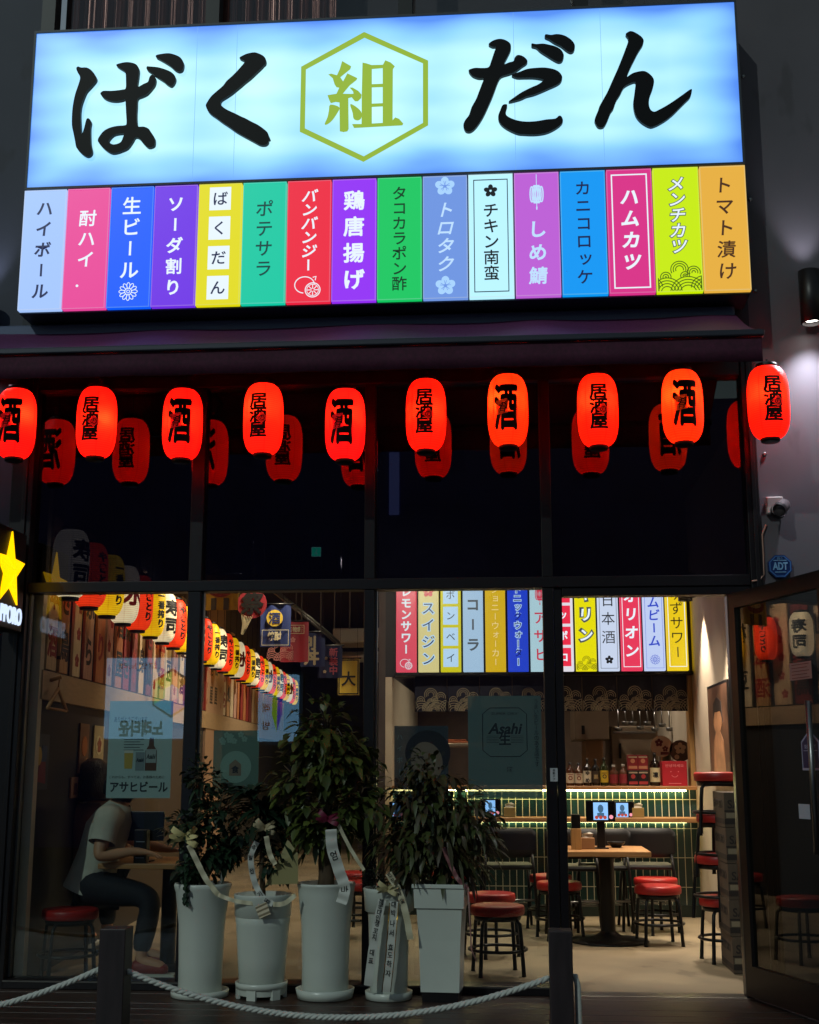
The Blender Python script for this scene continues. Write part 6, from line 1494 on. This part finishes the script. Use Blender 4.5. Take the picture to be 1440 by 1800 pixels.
B = dict(pelvis=QA(160,1545,.62), chest=QA(192,1452,.62), neck=QA(212,1412,.62), head=QA(226,1372,.62), face=V((1,.25,-.3)),
 shL=QA(196,1436,.80), elL=QA(240,1480,.86), wrL=QA(285,1492,.84), hdL=V((1,-.1,-.05)), shR=QA(190,1440,.44), elR=QA(172,1508,.36), wrR=QA(232,1496,.42), hdR=V((1,.2,-.1)),
 hpL=QA(172,1560,.74), hpR=QA(172,1562,.50), knL=QA(268,1575,.74), knR=QA(268,1578,.50), anL=QA(252,1672,.78), anR=QA(246,1688,.46), ft=V((1,0,0)))
guest('guest in white T-shirt and navy trousers at the window table, head behind the poster', B, mat('tee_white', '#b7b7aa', .85, noise=.1, scale=9, bump=.9), mat('trousers_navy', '#12141f', .8, noise=.2, scale=10, bump=.9), mat('shoe_red', '#7c2320', .6), .07, (B['pelvis'].x, .62, FZ))
Cc = dict(pelvis=QA(165,1540,1.25), chest=QA(166,1448,1.22), neck=QA(167,1410,1.22), head=QA(167,1372,1.24), face=V((.15,1,-.15)),
 shL=QA(121,1436,1.22), elL=QA(112,1495,1.3), wrL=QA(140,1502,1.5), hdL=V((.3,1,0)), shR=QA(212,1436,1.22), elR=QA(220,1495,1.3), wrR=QA(196,1502,1.5), hdR=V((-.3,1,0)),
 hpL=QA(148,1552,1.3), hpR=QA(184,1552,1.3), knL=QA(150,1560,1.62), knR=QA(190,1560,1.62), anL=QA(152,1640,1.6), anR=QA(188,1640,1.6), ft=V((0,1,0)))
guest('dark haired guest in a dusty brown top seated with their back to the window', Cc, mat('top_brown', '#7a5244', .85, noise=.12, scale=9, bump=.9), mat('trousers_black', '#101014', .8), mat('shoe_black', '#17161a', .6), .1, (Cc['pelvis'].x, 1.25, FZ))
p0, p1 = A(163, 1516, .42), A(318, 1521, .42); zt = (p0.z+p1.z)/2
t = thing('window_table', 'oak table behind the leftmost pane where two guests sit', 'table', ((p0.x+p1.x)/2, .75, FZ))
MB().bbox(p0.x+.03, .42, zt-.03, p1.x+.25, 1.0, zt, .004).build('top', WOOD, t)
xm = (p0.x+p1.x)/2+.12
MB().lathe([(.045,.04),(.045,zt-FZ-.05),(.11,zt-FZ-.031),(0,zt-FZ-.031)], (xm, .72, FZ), 20, cap=False).build('pedestal', BLK, t)
MB().lathe([(0,0),(.22,0),(.22,.012),(.06,.045)], (xm, .72, FZ), 32, cap=False).build('base', BLK, t)
q = A(257, 1452, .62)
t = thing('order_tablet', 'dark order tablet seen from behind on the window table', 'tablet', (q.x, .62, zt))
MB().bbox(q.x-.11, .61, q.z-.085, q.x+.11, .63, q.z+.085, .004).build('case', mat('tablet_back', '#161a26', .35), t)
MB().bbox(q.x-.03, .58, zt, q.x+.03, .609, q.z-.02, .003).bbox(q.x-.05, .56, zt, q.x+.05, .66, zt+.008, .002).build('stand', BLK, t)
q = A(249, 1486, .47)
t = thing('table_caddy', 'black upright cutlery caddy with pale bands on the window table', 'caddy', (q.x, .47, zt))
MB().bbox(q.x-.038, .44, zt+.001, q.x+.038, .5, zt+.19, .004).build('box', BLK, t)
a = Art(); [a.rect(-.025, .03+.045*k, .025, .034+.045*k, .001) for k in range(3)]; a.build('band', mat('band_pale', '#8d92a0', .5), t, (q.x, .44, zt))
p = AZ(268, 1716, FZ)

# ---- building across the street, seen only as a reflection
p0, p1 = mirror_at(684, 905, 14), mirror_at(702, 795, 14)
yb = p0.y-.02
t = thing('opposite_building', 'dark building across the street with one narrow blue lit window', 'building', (0, yb, -.12))
MB().box(-12, yb-6, -.12, 12, yb, 7.3).build('wall', mat('opposite_wall', '#2c3a86', .8, noise=.2, scale=1), t)  # wall made blue to put a navy tint into the pane reflections
MB().box(min(p0.x,p1.x), yb+.002, p0.z, max(p0.x,p1.x), yb+.03, p1.z).build('window', glow('window_blue', '#6070c0', .6), t)
